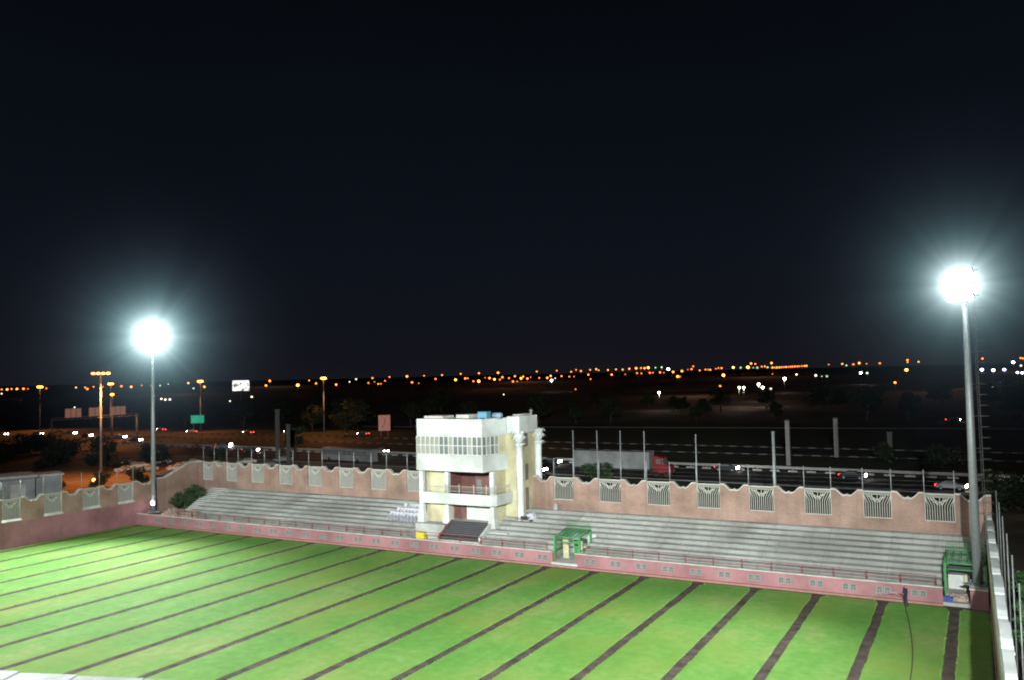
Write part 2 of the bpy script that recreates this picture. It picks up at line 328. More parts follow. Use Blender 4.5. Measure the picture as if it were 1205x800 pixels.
mx = N.new('ShaderNodeMix'); mx.data_type = 'RGBA'; mx.blend_type = 'MULTIPLY'; mx.inputs[0].default_value = 1
L.new(src, mx.inputs[6]); L.new(r2.outputs['Color'], mx.inputs[7])
# dry yellowish patches
n3 = N.new('ShaderNodeTexNoise'); n3.inputs['Scale'].default_value = .11; n3.inputs['Detail'].default_value = 6; L.new(tc.outputs['Object'], n3.inputs['Vector'])
r3 = N.new('ShaderNodeValToRGB'); q = r3.color_ramp.elements; q[0].position = .47; q[0].color = (0,0,0,1); q[1].position = .68; q[1].color = (.55,.55,.55,1)
L.new(n3.outputs['Fac'], r3.inputs['Fac'])
m3 = N.new('ShaderNodeMix'); m3.data_type = 'RGBA'; m3.inputs[7].default_value = (.19,.25,.045,1)
L.new(r3.outputs['Color'], m3.inputs[0]); L.new(mx.outputs[2], m3.inputs[6])
L.new(m3.outputs[2], b.inputs['Base Color'])
mb = MB()
xs = [-2.45 - 5.35*k for k in range(20)]
edges = [(.0 if k == -1 else xs[k]-.56, 0) for k in range(-1, 0)]
strips = [(xs[0]+.50, -.02)] + [(xs[k+1]+.46, xs[k]-.46) for k in range(len(xs)-1)] + [(XL+.5, xs[-1]-.52)]
for a, b_ in strips:
    if b_ - a < .6: continue
    y0, y1, st = 4.0, YW-.75, .45
    k = int((y1-y0)/st); lo = []; hi = []
    oa = ob = 0.0
    for i in range(k+1):
        y = y0 + (y1-y0)*i/k
        oa = oa*.75 + rng.uniform(-.025,.025); ob = ob*.75 + rng.uniform(-.025,.025)
        c = max(0, (y-(y1-.8))/.8)*.25
        lo.append((a+oa+c, y)); hi.append((b_+ob-c, y))
    vs = []
    for (xa, y), (xb, _) in zip(lo, hi):
        vs += [(xa-.10,y,.014),(xa,y,.045),(xb,y,.045),(xb+.10,y,.014)]
    fs = []
    for i in range(k):
        for j in range(3): fs.append((i*4+j, i*4+j+1, i*4+j+5, i*4+j+4))
    fs += [(0,1,2,3), (k*4, k*4+1, k*4+2, k*4+3)]
    mb.add(vs, fs)
    # tufts along the cut edges
    for pts, sgn in ((lo, -1), (hi, 1)):
        for (x, y) in pts:
            if y < 45: continue
            for _ in range(3):
                xx, yy = x + sgn*rng.uniform(-.03,.1), y + rng.uniform(-.25,.25)
                a_ = rng.uniform(0, 3.1); d = rng.uniform(.03,.06); h = rng.uniform(.06,.13)
                mb.add([(xx-d*math.cos(a_),yy-d*math.sin(a_),.014),(xx+d*math.cos(a_),yy+d*math.sin(a_),.014),(xx+rng.uniform(-.05,.05),yy,h)], [(0,1,2)])
tag(mb.build('grass', gm), kind='stuff')

def strip(name, p0, p1, w_, z_, m, kind='structure', h=0.0):
    p0, p1 = Vector(p0), Vector(p1); d = (p1-p0).normalized(); nrm = Vector((-d.y, d.x))*w_*.5
    q = [p0-nrm, p1-nrm, p1+nrm, p0+nrm]; mb = MB()
    if h: mb.prism([(a.x,a.y) for a in q], 0, h)
    else: mb.add([(a.x,a.y,z_) for a in q], [(0,1,2,3)])
    return tag(mb.build(name, m), kind=kind)
# kerb painted in black and white blocks
km = mat('kerb_blocks', (.5,.5,.48), .8, .1, 2, .0); nt = km.node_tree; N = nt.nodes; L = nt.links
tcn = N.new('ShaderNodeTexCoord'); s2 = N.new('ShaderNodeSeparateXYZ'); L.new(tcn.outputs['Object'], s2.inputs[0])
mm = N.new('ShaderNodeMath'); mm.operation = 'MODULO'; mm.inputs[1].default_value = 4.0
ab = N.new('ShaderNodeMath'); ab.operation = 'ADD'; ab.inputs[1].default_value = 4000; L.new(s2.outputs['X'], ab.inputs[0]); L.new(ab.outputs[0], mm.inputs[0])
gt = N.new('ShaderNodeMath'); gt.operation = 'GREATER_THAN'; gt.inputs[1].default_value = 2.0; L.new(mm.outputs[0], gt.inputs[0])
mk = N.new('ShaderNodeMix'); mk.data_type = 'RGBA'; mk.inputs[6].default_value = (.03,.03,.03,1); mk.inputs[7].default_value = (.17,.165,.16,1)
L.new(gt.outputs[0], mk.inputs[0]); L.new(mk.outputs[2], N['Principled BSDF'].inputs['Base Color'])
strip('verge', (-420,230), (120,225), 190, .006, M['verge'])
strip('road', (-420,181), (60,158), 26, .012, M['asphalt'])
strip('road', (-420,222), (60,208), 18, .012, M['asphalt'])
strip('road', (-420,262), (110,318), 13, .012, M['asphalt'])
strip('kerb', (-420,195), (60,172.2), .5, .0, M['kerbgrey'], h=.16)
strip('kerb', (-420,212.5), (60,198.6), .5, .0, km, h=.22)
strip('kerb', (-420,231.4), (60,217.4), .5, .0, km, h=.22)
strip('kerb', (-420,255.2), (110,311.2), .5, .0, M['kerbgrey'], h=.18)
strip('kerb', (-420,167.6), (60,144.6), .5, .0, M['kerbgrey'], h=.15)
for yb0, yb1, nn, ln in ((187.4,164.4,70,3.2),(222,208,40,3.0)):
    mb = MB(); d = Vector((480, yb1-yb0)).normalized(); nr = Vector((-d.y,d.x))*.22
    for k in range(nn):
        p = Vector((-420,yb0)) + d*(480/nn*k); q_ = p + d*ln
        mb.add([(p-nr).to_3d()+Vector((0,0,.02)),(q_-nr).to_3d()+Vector((0,0,.02)),(q_+nr).to_3d()+Vector((0,0,.02)),(p+nr).to_3d()+Vector((0,0,.02))], [(0,1,2,3)])
    tag(mb.build('road_markings', M['paint']), kind='structure')
def guard_rail(label, p0, p1, n_):
    p0, p1 = Vector(p0), Vector(p1); d = p1-p0; t = thing('guard_rail', label, 'guard rail', (p0.x,p0.y,0), math.atan2(d.y,d.x)); L_ = d.length
    mb = MB(); mb.plate([(0,.55),(L_,.55),(L_,1.05),(0,1.05)], -.06, .06); mb.build('rail', M['rail2'], t)
    bm0 = None
    for k in range(n_):
        x = L_*k/n_
        if bm0 is None:
            mb = MB(); mb.box(0,1.75,-.28,.05,.0,.34); mb.box(.8,.95,.062,.18,.02,.98); bm0 = mb.build('kerb_block', M['rail2'], t)
        else:
            o = bm0.copy(); C.objects.link(o); o.parent = t; o.location = (x,0,0)
guard_rail('long pale guard rail with white kerb blocks along the near road', (-250,181), (60,164), 90)
mb = MB()
lot = [(-107,78),(-109,150),(-150,162),(-215,163),(-240,150),(-215,120),(-190,98),(-150,84)]
mb.add([(x,y,.009) for x,y in lot], [tuple(range(len(lot)))])
tag(mb.build('path', M['sand']), kind='structure')

# ------------------------------------------------------------------ boundary walls with notched tops and grilles
def arc_notch(x0, x1, zt, dep):
    w_ = x1-x0; m_ = (x0+x1)/2
    return [(x0,zt),(x0+.16*w_,zt-.02),(x0+.30*w_,zt-dep*.75),(x0+.38*w_,zt-dep),(m_-.04*w_,zt-dep),(m_,zt-dep+.12),(m_+.04*w_,zt-dep),
            (x1-.38*w_,zt-dep),(x1-.30*w_,zt-dep*.75),(x1-.16*w_,zt-.02),(x1,zt)]
def make_grille(name, wd, ht, parent, x, z):
    """fan of bars over upright bars, in a frame"""
    mb = MB(); t = .035
    def bar(a, b_, r_=.033): mb.tube([(a[0],0,a[1]),(b_[0],0,b_[1])], r_, 4, sm=False)
    nb = 12; fz = ht*.60
    for i in range(1, nb):
        xx = wd*i/nb; bar((xx, .05), (xx, fz - abs(i-nb/2)/(nb/2)*.10*ht))
    for k in range(3): bar((.03, ht-.10-.12*k), (wd-.03, ht-.10-.12*k))
    cx_ = wd/2
    for i in range(1, nb):                                   # bars lean over towards the corners
        xx = wd*i/nb; z0_ = fz - abs(i-nb/2)/(nb/2)*.10*ht; sg = 1 if i > nb/2 else -1
        if i == nb//2: bar((xx,z0_),(xx,ht-.4)); continue
        bar((xx,z0_),(cx_+sg*min(wd*.48, abs(xx-cx_)*1.15+.28), ht-.42+.05*rng.random()))
    for i in range(4):                                       # branching strokes
        sg = (-1)**i; bar((cx_+sg*.1, fz-.02), (cx_+sg*(.35+.22*i), ht-.40), .03)
    bar((cx_-wd*.3, ht*.82), (cx_+.15, ht*.66), .03); bar((cx_+wd*.3, ht*.82), (cx_-.15, ht*.66), .03)
    g = mb.build(name, M['grille'], parent)
    fb = MB(); f_ = .06
    fb.box(0, wd, -.05, .05, 0, f_); fb.box(0, wd, -.05, .05, ht-f_, ht); fb.box(0, f_, -.05, .05, f_+.002, ht-f_-.002); fb.box(wd-f_, wd, -.05, .05, f_+.002, ht-f_-.002)
    fr = fb.build('grille_frame', M['grille'], g)
    g.location = (x, .2, z)
    return g
def wall(label, loc, rotz, length, screens, zb, zs, zt, pink_top=None, notch=.6, thick=.4, backing=False, sill=False, cop=.12):
    t = thing('boundary_wall', label, 'wall', loc, rotz)
    body = MB(); cp = MB()
    edges_ = [0.0] + [v for s_ in screens for v in s_] + [length]
    for i in range(0, len(edges_), 2):
        a, b_ = edges_[i], edges_[i+1]
        if b_ - a < .05: continue
        if b_ - a > 1.8: top = arc_notch(a, b_, zt, notch)
        else: top = [(a,zt),(b_,zt)]
        body.plate([(a,zs),] + top + [(b_,zs)], 0, thick)
        for (p, q_) in zip(top[:-1], top[1:]):
            cp.plate([(p[0],p[1]+.003),(q_[0],q_[1]+.003),(q_[0],q_[1]+cop),(p[0],p[1]+cop)], -.07, thick+.07)
    body.box(0, length, 0, thick, zb, zs-.003)
    body.build('brick_face', M['brick'], t); cp.build('coping', M['coping'], t)
    if pink_top:
        pk = MB(); pk.box(0, length, -.06, -.003, zb, pink_top); pk.box(0,length,-.13,-.062,zb,zb+.25)
        pk.build('painted_dado', M['pink'], t)
    for (a, b_) in screens:
        make_grille('grille', b_-a-.02, zt-zs, t, a+.01, zs)
        if backing:
            bk = MB(); bk.box(a+.03, b_-.03, thick-.06, thick-.03, zs+.02, zt-.08); bk.build('backing_sheet', M['gpanel'], t)
        if sill:
            sl = MB(); sl.side([(-.14,zs-.05),(-.14,zs+.02),(.14,zs+.3),(.14,zs-.05)], a-.05, b_+.05); sl.build('sill', M['coping'], t)
    return t
scR = [(-44.75,-42.2),(-38.9,-36.2),(-33.1,-30.4),(-27.4,-24.8),(-21.75,-19.15),(-16.1,-13.5),(-10.5,-7.9),(-5.0,-2.4)]
scL = [(-105.0,-102.6),(-99.9,-97.5),(-94.7,-92.1),(-89.1,-86.5),(-83.5,-81.0),(-77.9,-75.3),(-72.3,-69.7),(-66.3,-63.7)]
BY = 90.0
wall('long brown brick back wall with eight grilles right of the white pavilion', (-47.4,BY,0), 0, 47.4+.6,
     [(a+47.4,b_+47.4) for a,b_ in scR], 0, 5.12, 7.75)
wall('brown brick back wall with eight dim grilles left of the white pavilion', (XL,BY,0), 0, -59.3-XL,
     [(a-XL,b_-XL) for a,b_ in scL], 0, 5.05, 7.75, backing=True)
# end wall on the left: runs in y, facing the pitch
lw = [(60.1-11.1,62.5-11.1),(60.1-5.55,62.5-5.5),(60.1,62.5),(65.45,67.95),(70.75,73.35),(76.1,78.6)]
wall('pink and brick end wall with sloped grille sills on the left', (XL,10,0), R(90), 72.6,
     [(a-10,b_-10) for a,b_ in lw], 0, 3.25, 6.0, pink_top=3.1, backing=True, sill=True)
# stepped return joining end wall to the higher back wall
t = thing('boundary_wall', 'plain brick return wall rising to the far left corner behind a bush', 'wall', (XL,82.6,0), R(90))
mb = MB(); mb.plate([(.01,0),(7.3,0),(7.3,7.75),(5.6,7.75),(1.2,6.0),(.01,6.0)], .0, .4); mb.build('brick_face', M['brick'], t)
mb = MB()
for p, q_ in (((.01,6.003),(1.2,6.003)),((1.2,6.003),(5.6,7.753)),((5.6,7.753),(7.3,7.753))):
    mb.plate([p,q_,(q_[0],q_[1]+.12),(p[0],p[1]+.12)], -.07, .47)
mb.build('coping', M['coping'], t)
# right-hand wall, seen along its top
t = thing('boundary_wall', 'white topped wall running along the right edge beside the mesh fence', 'wall', (.05,92,0), R(-90)+R(.55))
Lw = 100; mb = MB(); mb.box(0,Lw,-.02,.34,0,5.3); mb.box(0,Lw,-.055,-.023,3.4,3.65)
body = mb.build('brick_face', M['brick'], t)
mb = MB(); mb.box(0, Lw, -.055, -.023, 3.655, 4.9); mb.build('cream_band', M['cream'], t)
mb = MB(); mb.box(0, Lw, -.10, -.06, 0, .5); mb.build('footing', M['stone'], t)
mb = MB(); mb.box(0, Lw, -.07, .36, 5.303, 5.52)
mb.build('ledge', M['white'], t)
mb = MB(); k = 0; x = 0.2
while x < Lw-6:
    top = [(x,6.0)] + arc_notch(x+2.6, x+5.55, 6.0, .22) + [(x+5.56,6.0)]
    mb.plate([(x,5.523),] + top + [(x+5.56,5.523)], .06, .34, 0)
    for (p, q_) in zip(top[:-1], top[1:]):
        if q_[0]-p[0] > .001: mb.plate([(p[0],p[1]+.003),(q_[0],q_[1]+.003),(q_[0],q_[1]+.09),(p[0],p[1]+.09)], .0, .50+.05*(k%2), 0)
    x += 5.565; k += 1
mb.build('coping', M['white'], t)

# fences on top of the walls: posts and thin wires
def fence(label, pts, z0, z1, sag=0.02, wires=5, r_=.045, group=None):
    t = thing('wire_fence', label, 'fence', (pts[0][0], pts[0][1], z0), 0, group)
    o = Vector((pts[0][0], pts[0][1], z0))
    for (x, y) in pts:
        mb = MB(); mb.tube([(0,0,0),(0,0,z1-z0)], r_, 6); mb.ball((0,0,z1-z0), r_*1.15, nu=6, nv=4)
        p = mb.build('post', M['post'], t); p.location = Vector((x, y, z0)) - o
    mb = MB()
    for k in range(wires):
        z = (z1-z0)*(k+.6)/wires
        for a, b_ in zip(pts[:-1], pts[1:]):
            mb.tube([(a[0]-o.x,a[1]-o.y,z),((a[0]+b_[0])/2-o.x,(a[1]+b_[1])/2-o.y,z-sag),(b_[0]-o.x,b_[1]-o.y,z)], .006, 3, cap=False)
    mb.build('wire', M['post'], t)
    return t
fence('thin wire fence on posts above the back wall right of the pavilion', [(v,BY+.2) for s_ in scR for v in s_], 7.78, 9.95)
fence('thin wire fence on posts above the back wall left of the pavilion', [(v,BY+.2) for s_ in scL for v in s_], 7.78, 9.95)
fence('thin wire fence on posts above the pink end wall', [(XL-.2,v) for s_ in lw for v in s_], 6.05, 8.2)
fp = [(1.05+.012*(88-y), y) for y in [90.5-7.55*k for k in range(11)]]
fence('tall mesh fence on slim posts outside the right-hand wall', fp, 0, 8.2, wires=6, r_=.042)

# ------------------------------------------------------------------ terraces and the pink front wall
ST = 8
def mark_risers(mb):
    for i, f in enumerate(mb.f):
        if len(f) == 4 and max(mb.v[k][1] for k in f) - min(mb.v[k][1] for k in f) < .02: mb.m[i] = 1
def terrace(label, x0, x1, rows, cutleft=0.0):
    t = thing('concrete_terrace', label, 'terrace', (x0, YW, 0))
    mb = MB(); w_ = x1-x0
    y0 = 1.9; dy = (BY-.02-YW-y0)/ST; dz = (4.0-1.3)/ST
    pts = [(.42,0),(.42,1.3),(y0,1.3)]
    for k in range(ST):
        yy = y0+dy*k; zz = 1.3+dz*(k+1)
        pts += [(yy,zz-.02),(yy+.02,zz),(yy+dy-(.0 if k==ST-1 else .0),zz)]
    pts += [(BY-.02-YW,0)]
    # drop duplicates
    c = [pts[0]]
    for p in pts[1:]:
        if abs(p[0]-c[-1][0]) + abs(p[1]-c[-1][1]) > 1e-4: c.append(p)
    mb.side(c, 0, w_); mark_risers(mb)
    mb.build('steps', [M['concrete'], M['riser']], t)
    return t
terrace('long grey concrete terrace of eight rows right of the pavilion', -37.0, -3.45, ST)
t_mid = terrace('short grey concrete terrace between the pavilion and the green tunnel', -49.5, -40.2, ST)
terrace('grey concrete terrace left of the pavilion', -98.2, -59.7, ST)
def upper_terrace(label, x0, x1, y_from, z_from):
    t = thing('concrete_terrace', label, 'terrace', (x0, YW, 0)); mb = MB()
    y0 = 1.9; dy = (BY-.02-YW-y0)/ST; dz = (4.0-1.3)/ST; c = []
    for k in range(ST):
        yy = y0+dy*k; zz = 1.3+dz*(k+1)
        if yy < y_from: continue
        if not c: c = [(yy, z_from)]
        c += [(yy,zz-.02),(yy+.02,zz),(yy+dy,zz)]
    c += [(BY-.02-YW, z_from)]
    o = [c[0]]
    for p in c[1:]:
        if abs(p[0]-o[-1][0]) + abs(p[1]-o[-1][1]) > 1e-4: o.append(p)
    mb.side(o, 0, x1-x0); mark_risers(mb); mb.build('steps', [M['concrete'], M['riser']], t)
    return t
upper_terrace('upper rows of concrete terrace directly above the central green tunnel', -40.195, -37.005, 5.2, .0)
upper_terrace('upper rows of concrete terrace behind the right-hand green cage', -3.445, .0, 5.2, .0)
# rows run on to the left as a sloping flight of narrow steps
t = thing('stair_flight', 'worn concrete flight of steps ending the left terrace beside the bush', 'stairs', (-98.25, YW, 0))
mb = MB(); y0 = 1.9; dy = (BY-.02-YW-y0)/16; dz = 2.7/16
for k in range(16):
    off = -1.0 - k*.22
    mb.box(off, -.005, y0+dy*k, y0+dy*(k+1)-.003, 0, 1.3+dz*(k+1))
mb.box(-1.2,-.005,.42,y0-.003,0,1.3)
mb.build('steps', M['concrete'], t)

t = thing('stand_front_wall', 'low pink wall with paired vents along the foot of the terraces', 'wall', (0, YW, 0))
mb = MB(); ZP = 1.45
for a, b_ in ((XL+.02,-39.75),(-37.0,-3.3)): mb.box(a, b_, 0, .4, 0, ZP)
mb.build('painted_face', M['pink'], t)
mb = MB()
for a, b_ in ((XL+.02,-39.75),(-37.0,-3.3)):
    mb.box(a, b_, -.03, .41, ZP+.003, ZP+.07)
mb.build('coping', M['coping'], t)
mb = MB(); mb.box(XL+.02, -3.3, -.32, -.004, 0, .2); mb.build('footing', mat('reddish_kerb', (.30,.16,.13), .9, .15, 2, .2), t)
vx = [-5.1-2.745*k for k in range(36)]
vp = None
for x in vx:
    if -40.5 < x < -36.3 or x < -103: continue
    if vp is None:
        mb = MB()
        for s_ in (-.32,.32):
            for a in (-.26,.20): mb.box(s_+a, s_+a+.06, -.035, .01, .55, 1.12)
            mb.box(s_-.198,s_+.198,-.035,.01,.55,.60); mb.box(s_-.198,s_+.198,-.035,.01,1.07,1.12); mb.box(s_-.198,s_+.198,-.03,.01,.82,.85); mb.box(s_-.02,s_+.02,-.032,.01,.603,.817)
        vp = mb.build('vent', M['ventgrey'], t); vp.location = (x,0,0)
        sb = MB()
        for s_ in (-.32,.32): sb.box(s_-.21, s_+.21, -.012, -.004, .56, 1.11)
        so = sb.build('vent_gap', M['gvent'], vp)
    else:
        o = vp.copy(); C.objects.link(o); o.parent = t; o.location = (x,0,0)
        so2 = so.copy(); C.objects.link(so2); so2.parent = o

def railing(label, x0, x1, n_):
    t = thing('railing', label, 'railing', (x0, YW+.75, 1.3))
    for k in range(n_+1):
        x = (x1-x0)*k/n_
        mb = MB(); mb.tube([(0,0,0),(0,0,.95)], .05, 6); mb.box(-.09,.09,-.09,.09,0,.03)
        p = mb.build('post', M['rail'], t); p.location = (x,0,0)
    for z in (.93,.5):
        mb = MB(); mb.tube([(0,0,z),(x1-x0,0,z)], .032, 6); mb.build('rail', M['rail'], t)
railing('thin maroon pipe railing along the aisle right of the central tunnel', -36.4, -3.8, 12)
railing('thin maroon pipe railing along the aisle left of the central tunnel', -98.0, -40.6, 21)

# ------------------------------------------------------------------ white pavilion
def pavilion():
    t = thing('pavilion', 'white three storey pavilion with overhanging glazed top floor and palm columns', 'building', (-54.5,84.5,0))
    o = Vector((-54.5,84.5,0))
    def B(name, mb, m, parent=t, bevel=.0):
        ob = mb.build(name, m, parent, bevel)
        ob.location = -o if parent is t else (0,0,0)
        return ob
    zl = 2.95
    FX0, FX1 = -59.2, -49.6
    # body walls: cream
    mb = MB()
    mb.box(FX0, -55.9, 84.4, 90.9, 0, 8.83)                       # left of the openings
    mb.box(-55.897, FX1, 87.2, 90.9, 0, 8.83)                       # rear wall of the recesses
    mb.box(-50.2, FX1, 84.4, 87.197, 0, 8.83)                         # right pier
    mb.box(FX1+.003, -47.65, 87.0, 91.2, 0, 13.1)                       # stair tower
    mb.box(-60.1, FX1, 87.3, 90.9, 8.833, 13.1)
    body = B('wall', mb, M['cream'])
    mb = MB(); mb.box(-55.89, -50.21, 84.2, 87.19, zl-.35, zl); mb.box(-55.89,-50.21,84.6,87.19,5.0,5.25); B('floor_slab', mb, M['coping'])
    # recess linings
    mb = MB(); mb.box(-55.85,-50.25,87.05,87.19,5.253,8.8); mb.box(-55.89,-55.80,84.5,87.04,5.253,8.8); mb.box(-50.30,-50.21,84.5,87.04,5.253,8.8)
    B('maroon_lining', mb, M['maroon'])
    mb = MB(); mb.box(-55.85,-54.1,85.3,85.6,zl+.003,4.99); B('maroon_panel', mb, M['maroon'])
    mb = MB()
    for k in range(22):
        x = -54.05 + k*.172; mb.box(x, x+.15, 85.32-.04*(k%2), 85.4-.04*(k%2), zl+.005, 4.98)
    mb.box(-54.08,-50.25,85.42,85.5,zl+.005,4.98)
    B('folding_shutter', mb, M['shutter'])
    # door on the balcony
    mb = MB(); mb.box(-53.6,-52.9,86.95,87.04,5.26,7.5); B('door', mb, M['darkglass'])
    # three square columns with flared feet
    for x, y in ((-59.35,83.75),(-55.9,84.05),(-49.65,84.05)):
        mb = MB(); h = .26
        prof = [(.46,zl-.6),(.46,zl+.08),(.38,zl+.35),(.30,zl+.9),(h,zl+1.7),(h,8.83)]
        vs = []; fs = []
        for r_, z in prof: vs += [(x-r_,y-r_,z),(x+r_,y-r_,z),(x+r_,y+r_,z),(x-r_,y+r_,z)]
        for i in range(len(prof)-1):
            for k in range(4): fs.append((i*4+k,i*4+(k+1)%4,(i+1)*4+(k+1)%4,(i+1)*4+k))
        mb.add(vs, fs+[(3,2,1,0)]); B('column', mb, M['white'])
    # balcony
    out = [(-58.75,84.38),(-58.75,82.95),(-49.9,82.95),(-49.3,83.2),(-48.9,83.7),(-48.65,86.98),(-49.58,86.98),(-49.58,84.38)]
    mb = MB(); mb.prism(out, 5.02, 5.24)
    ins = [(-58.75,83.1),(-49.95,83.1),(-49.45,83.3),(-49.05,83.75),(-48.8,86.98)]; ou = out[1:6]
    for i in range(4): mb.prism([ou[i],ou[i+1],ins[i+1],ins[i]], 5.243, 6.28)
    mb.box(-58.75,-58.6,83.103,84.38,5.243,6.28)
    B('balcony', mb, M['white'])
    mb = MB(); rp_ = [(-58.7,83.03),(-55.6,83.03),(-53.6,83.03),(-51.6,83.03),(-49.9,83.03),(-49.0,83.72),(-48.78,86.6)]
    for x, y in rp_: mb.tube([(x,y,6.28),(x,y,7.42)], .045, 6)
    for a, b_ in zip(rp_[:-1], rp_[1:]):
        for z in (6.55,7.15): mb.tube([(*a,z),(*b_,z)], .022, 5)
        nseg = 12
        for i in range(1,nseg):
            x = a[0]+(b_[0]-a[0])*i/nseg; y = a[1]+(b_[1]-a[1])*i/nseg; mb.tube([(x,y,6.55),(x,y,7.15)], .012, 4)
    B('balcony_rail', mb, M['grille'])
    # top floor: overhanging bay, lower and upper bands
    BX0, BX1, BYf = -59.75, -50.35, 83.0
    def bay(g): return [(BX0-g+.3,BYf-g),(BX1+g,BYf-g),(-49.3+g,86.9+g*.2),(-49.3+g,87.4),(BX0-g,87.4),(BX0-g,BYf-g+.3)]
    mb = MB(); mb.prism(bay(.08), 8.85, 10.72); B('lower_band', mb, M['white'], bevel=.04)
    mb = MB(); mb.prism(bay(.0), 13.05, 15.0); B('upper_band', mb, M['white'], bevel=.04)
    mb = MB(); mb.prism([(x,y) for x,y in bay(-.02)], 10.72+.003, 10.80); mb.prism(bay(-.02), 12.97, 13.047); B('window_sill', mb, M['white'])
    mb = MB()
    mb.prism([(BX1-1.2,84.2),(BX1-.1,84.2),(-49.45,87.3),(BX0+.3,87.3),(BX0+.3,84.2)], 10.803, 12.967); B('bay_core', mb, M['cream'])
    # end pier of the side glazing, with its small capital
    mb = MB(); mb.prism([(-49.75,85.75),(-49.40,86.85),(-50.2,86.95),(-50.5,85.9)], 10.803, 12.967); B('pier', mb, M['cream'])
    # glazing: each window a part with its pane
    def window(p, q_, z0, z1, curt):
        p, q_ = Vector((*p,0)), Vector((*q_,0)); d = (q_-p); w_ = d.length; a = math.atan2(d.y,d.x)
        fr = MB()
        fr.box(0,.055,-.05,.05,0,z1-z0); fr.box(w_-.055,w_,-.05,.05,0,z1-z0)
        for z in (0,(z1-z0)*.5-.05,z1-z0-.06): fr.box(.057,w_-.057,-.045,.045,z,z+.06+(.03 if 0 < z < 1.5 else 0))
        f_ = fr.build('window', M['white'], t); f_.location = Vector((p.x,p.y,z0)) - o; f_.rotation_euler.z = a
        pn = MB(); pn.box(.05,w_-.05,.0,.015,.03,z1-z0-.03)
        pn.build('pane', M['curtain'] if curt else M['darkglass'], f_)
    nwin = 14; X0, X1 = BX0+.12, BX1-.06
    for i in range(nwin):
        window((X0+(X1-X0)*i/nwin, BYf+.10), (X0+(X1-X0)*(i+1)/nwin, BYf+.10), 10.803, 12.967, i < 5 or i % 4 == 3)
    sA, sB = Vector((BX1-.06,BYf+.12)), Vector((-49.72,85.72))
    for i in range(4): window(tuple(sA+(sB-sA)*i/4), tuple(sA+(sB-sA)*(i+1)/4), 10.803, 12.967, i % 2 == 1)
    for i in range(4): window((BX0+.1, 86.9-(86.9-BYf-.15)*i/4), (BX0+.1, 86.9-(86.9-BYf-.15)*(i+1)/4), 10.803, 12.967, i % 2 == 0)
    # stair tower top band
    mb = MB(); mb.prism([(-49.2,86.85),(-47.5,86.85),(-47.4,91.3),(-49.2,91.3)], 13.103, 15.12); B('tower_band', mb, M['white'], bevel=.03)
    # tower windows
    for z0, z1 in ((11.5,13.0),(7.5,9.4),(3.95,6.6)):
        fr = MB(); y0, y1 = 88.35, 89.1
        fr.box(-47.66,-47.60,y0,y1,z0,z1); w_ = fr.build('window', M['maroon'], t); w_.location = -o
        pn = MB(); pn.box(-47.598,-47.585,y0+.1,y1-.1,z0+.1,z1-.1); pn.build('pane', M['darkglass'], w_)
    # palm columns
    for (x, y, zb) in ((-47.62,87.0,1.3),(-47.35,91.3,3.6)):
        mb = MB()
        mb.tube([(x,y,zb),(x,y,zb+1.2),(x,y,zb+1.9),(x,y,9),(x,y,12.0)], [.56,.54,.43,.42,.40], 14)
        pc = B('palm_column', mb, M['white'])
        lf = MB()
        for ring, (zz, ro, ln, nl) in enumerate(((11.5,.42,.75,9),(12.2,.45,.95,9),(12.8,.45,1.0,10))):
            for k in range(nl):
                a = 2*math.pi*(k+.5*ring)/nl; c_, s_ = math.cos(a), math.sin(a)
                mid = (x+c_*(ro+ln*.35), y+s_*(ro+ln*.35), zz+ln*.62); tip = (x+c_*(ro+ln*.62), y+s_*(ro+ln*.62), zz+ln*.25)
                wv = (-s_*.2, c_*.2)
                base = (x+c_*(ro-.08), y+s_*(ro-.08), zz-.1)
                lf.add([(base[0]-wv[0]*.7,base[1]-wv[1]*.7,base[2]),(base[0]+wv[0]*.7,base[1]+wv[1]*.7,base[2]),
                        (mid[0]+wv[0],mid[1]+wv[1],mid[2]),(mid[0]-wv[0],mid[1]-wv[1],mid[2]),tip], [(0,1,2,3),(3,2,4)])
        lf.tube([(x,y,12.0),(x,y,13.1)], [.42,.62], 12)
        cpt = lf.build('palm_capital', M['white'], pc)
    # roof deck, hatch boxes
    mb = MB(); mb.prism(bay(-.25), 14.4, 14.45); B('roof_deck', mb, M['coping'])
    mb = MB()
    for q_ in ((-59.4,-56.6,84.4,86.8,15.003,15.28),(-55.0,-53.2,84.8,87.0,15.003,15.42),(-49.0,-47.9,88,90.6,15.123,15.32)):
        mb = MB(); mb.box(*q_); B('roof_hatch', mb, M['coping'], bevel=.03)
    # dark entrance stair with side walls
    mb = MB(); ns = 10
    for k in range(ns):
        y = 81.35+k*.285; mb.box(-55.2,-50.0,y,84.2,1.3+(zl-1.3)*k/ns,1.3+(zl-1.3)*(k+1)/ns-.003)
    es = B('entrance_stair', mb, M['granite'])
    mb = MB()
    for k in range(ns):
        y = 81.35+k*.285; zt_ = 1.3+(zl-1.3)*(k+1)/ns; mb.box(-55.15,-50.05,y-.012,y+.075,zt_-.001,zt_+.012)
    mb.build('nosing', M['ventgrey'], es)
    mb = MB(); mb.side([(81.2,1.3),(81.2,1.75),(84.0,zl+.25),(84.0,1.3)], -49.98, -49.72); B('stair_parapet', mb, M['white'])
    mb = MB(); mb.side([(81.2,1.3),(81.2,1.6),(84.0,zl+.1),(84.0,1.3)], -55.5, -55.21); B('stair_parapet', mb, M['maroon'])
    mb = MB(); mb.box(-59.65,-55.52,82.6,84.38,0,zl-.35); mb.box(-49.7,-47.2,82.9,86.98,0,2.2); mb.box(-55.5,-49.71,80.9,84.19,0,1.297); B('plinth', mb, M['concrete'])
pavilion()
t = thing('water_tank', 'small bright blue tank standing on the pavilion roof', 'tank', (-50.9,84.6,15.0))
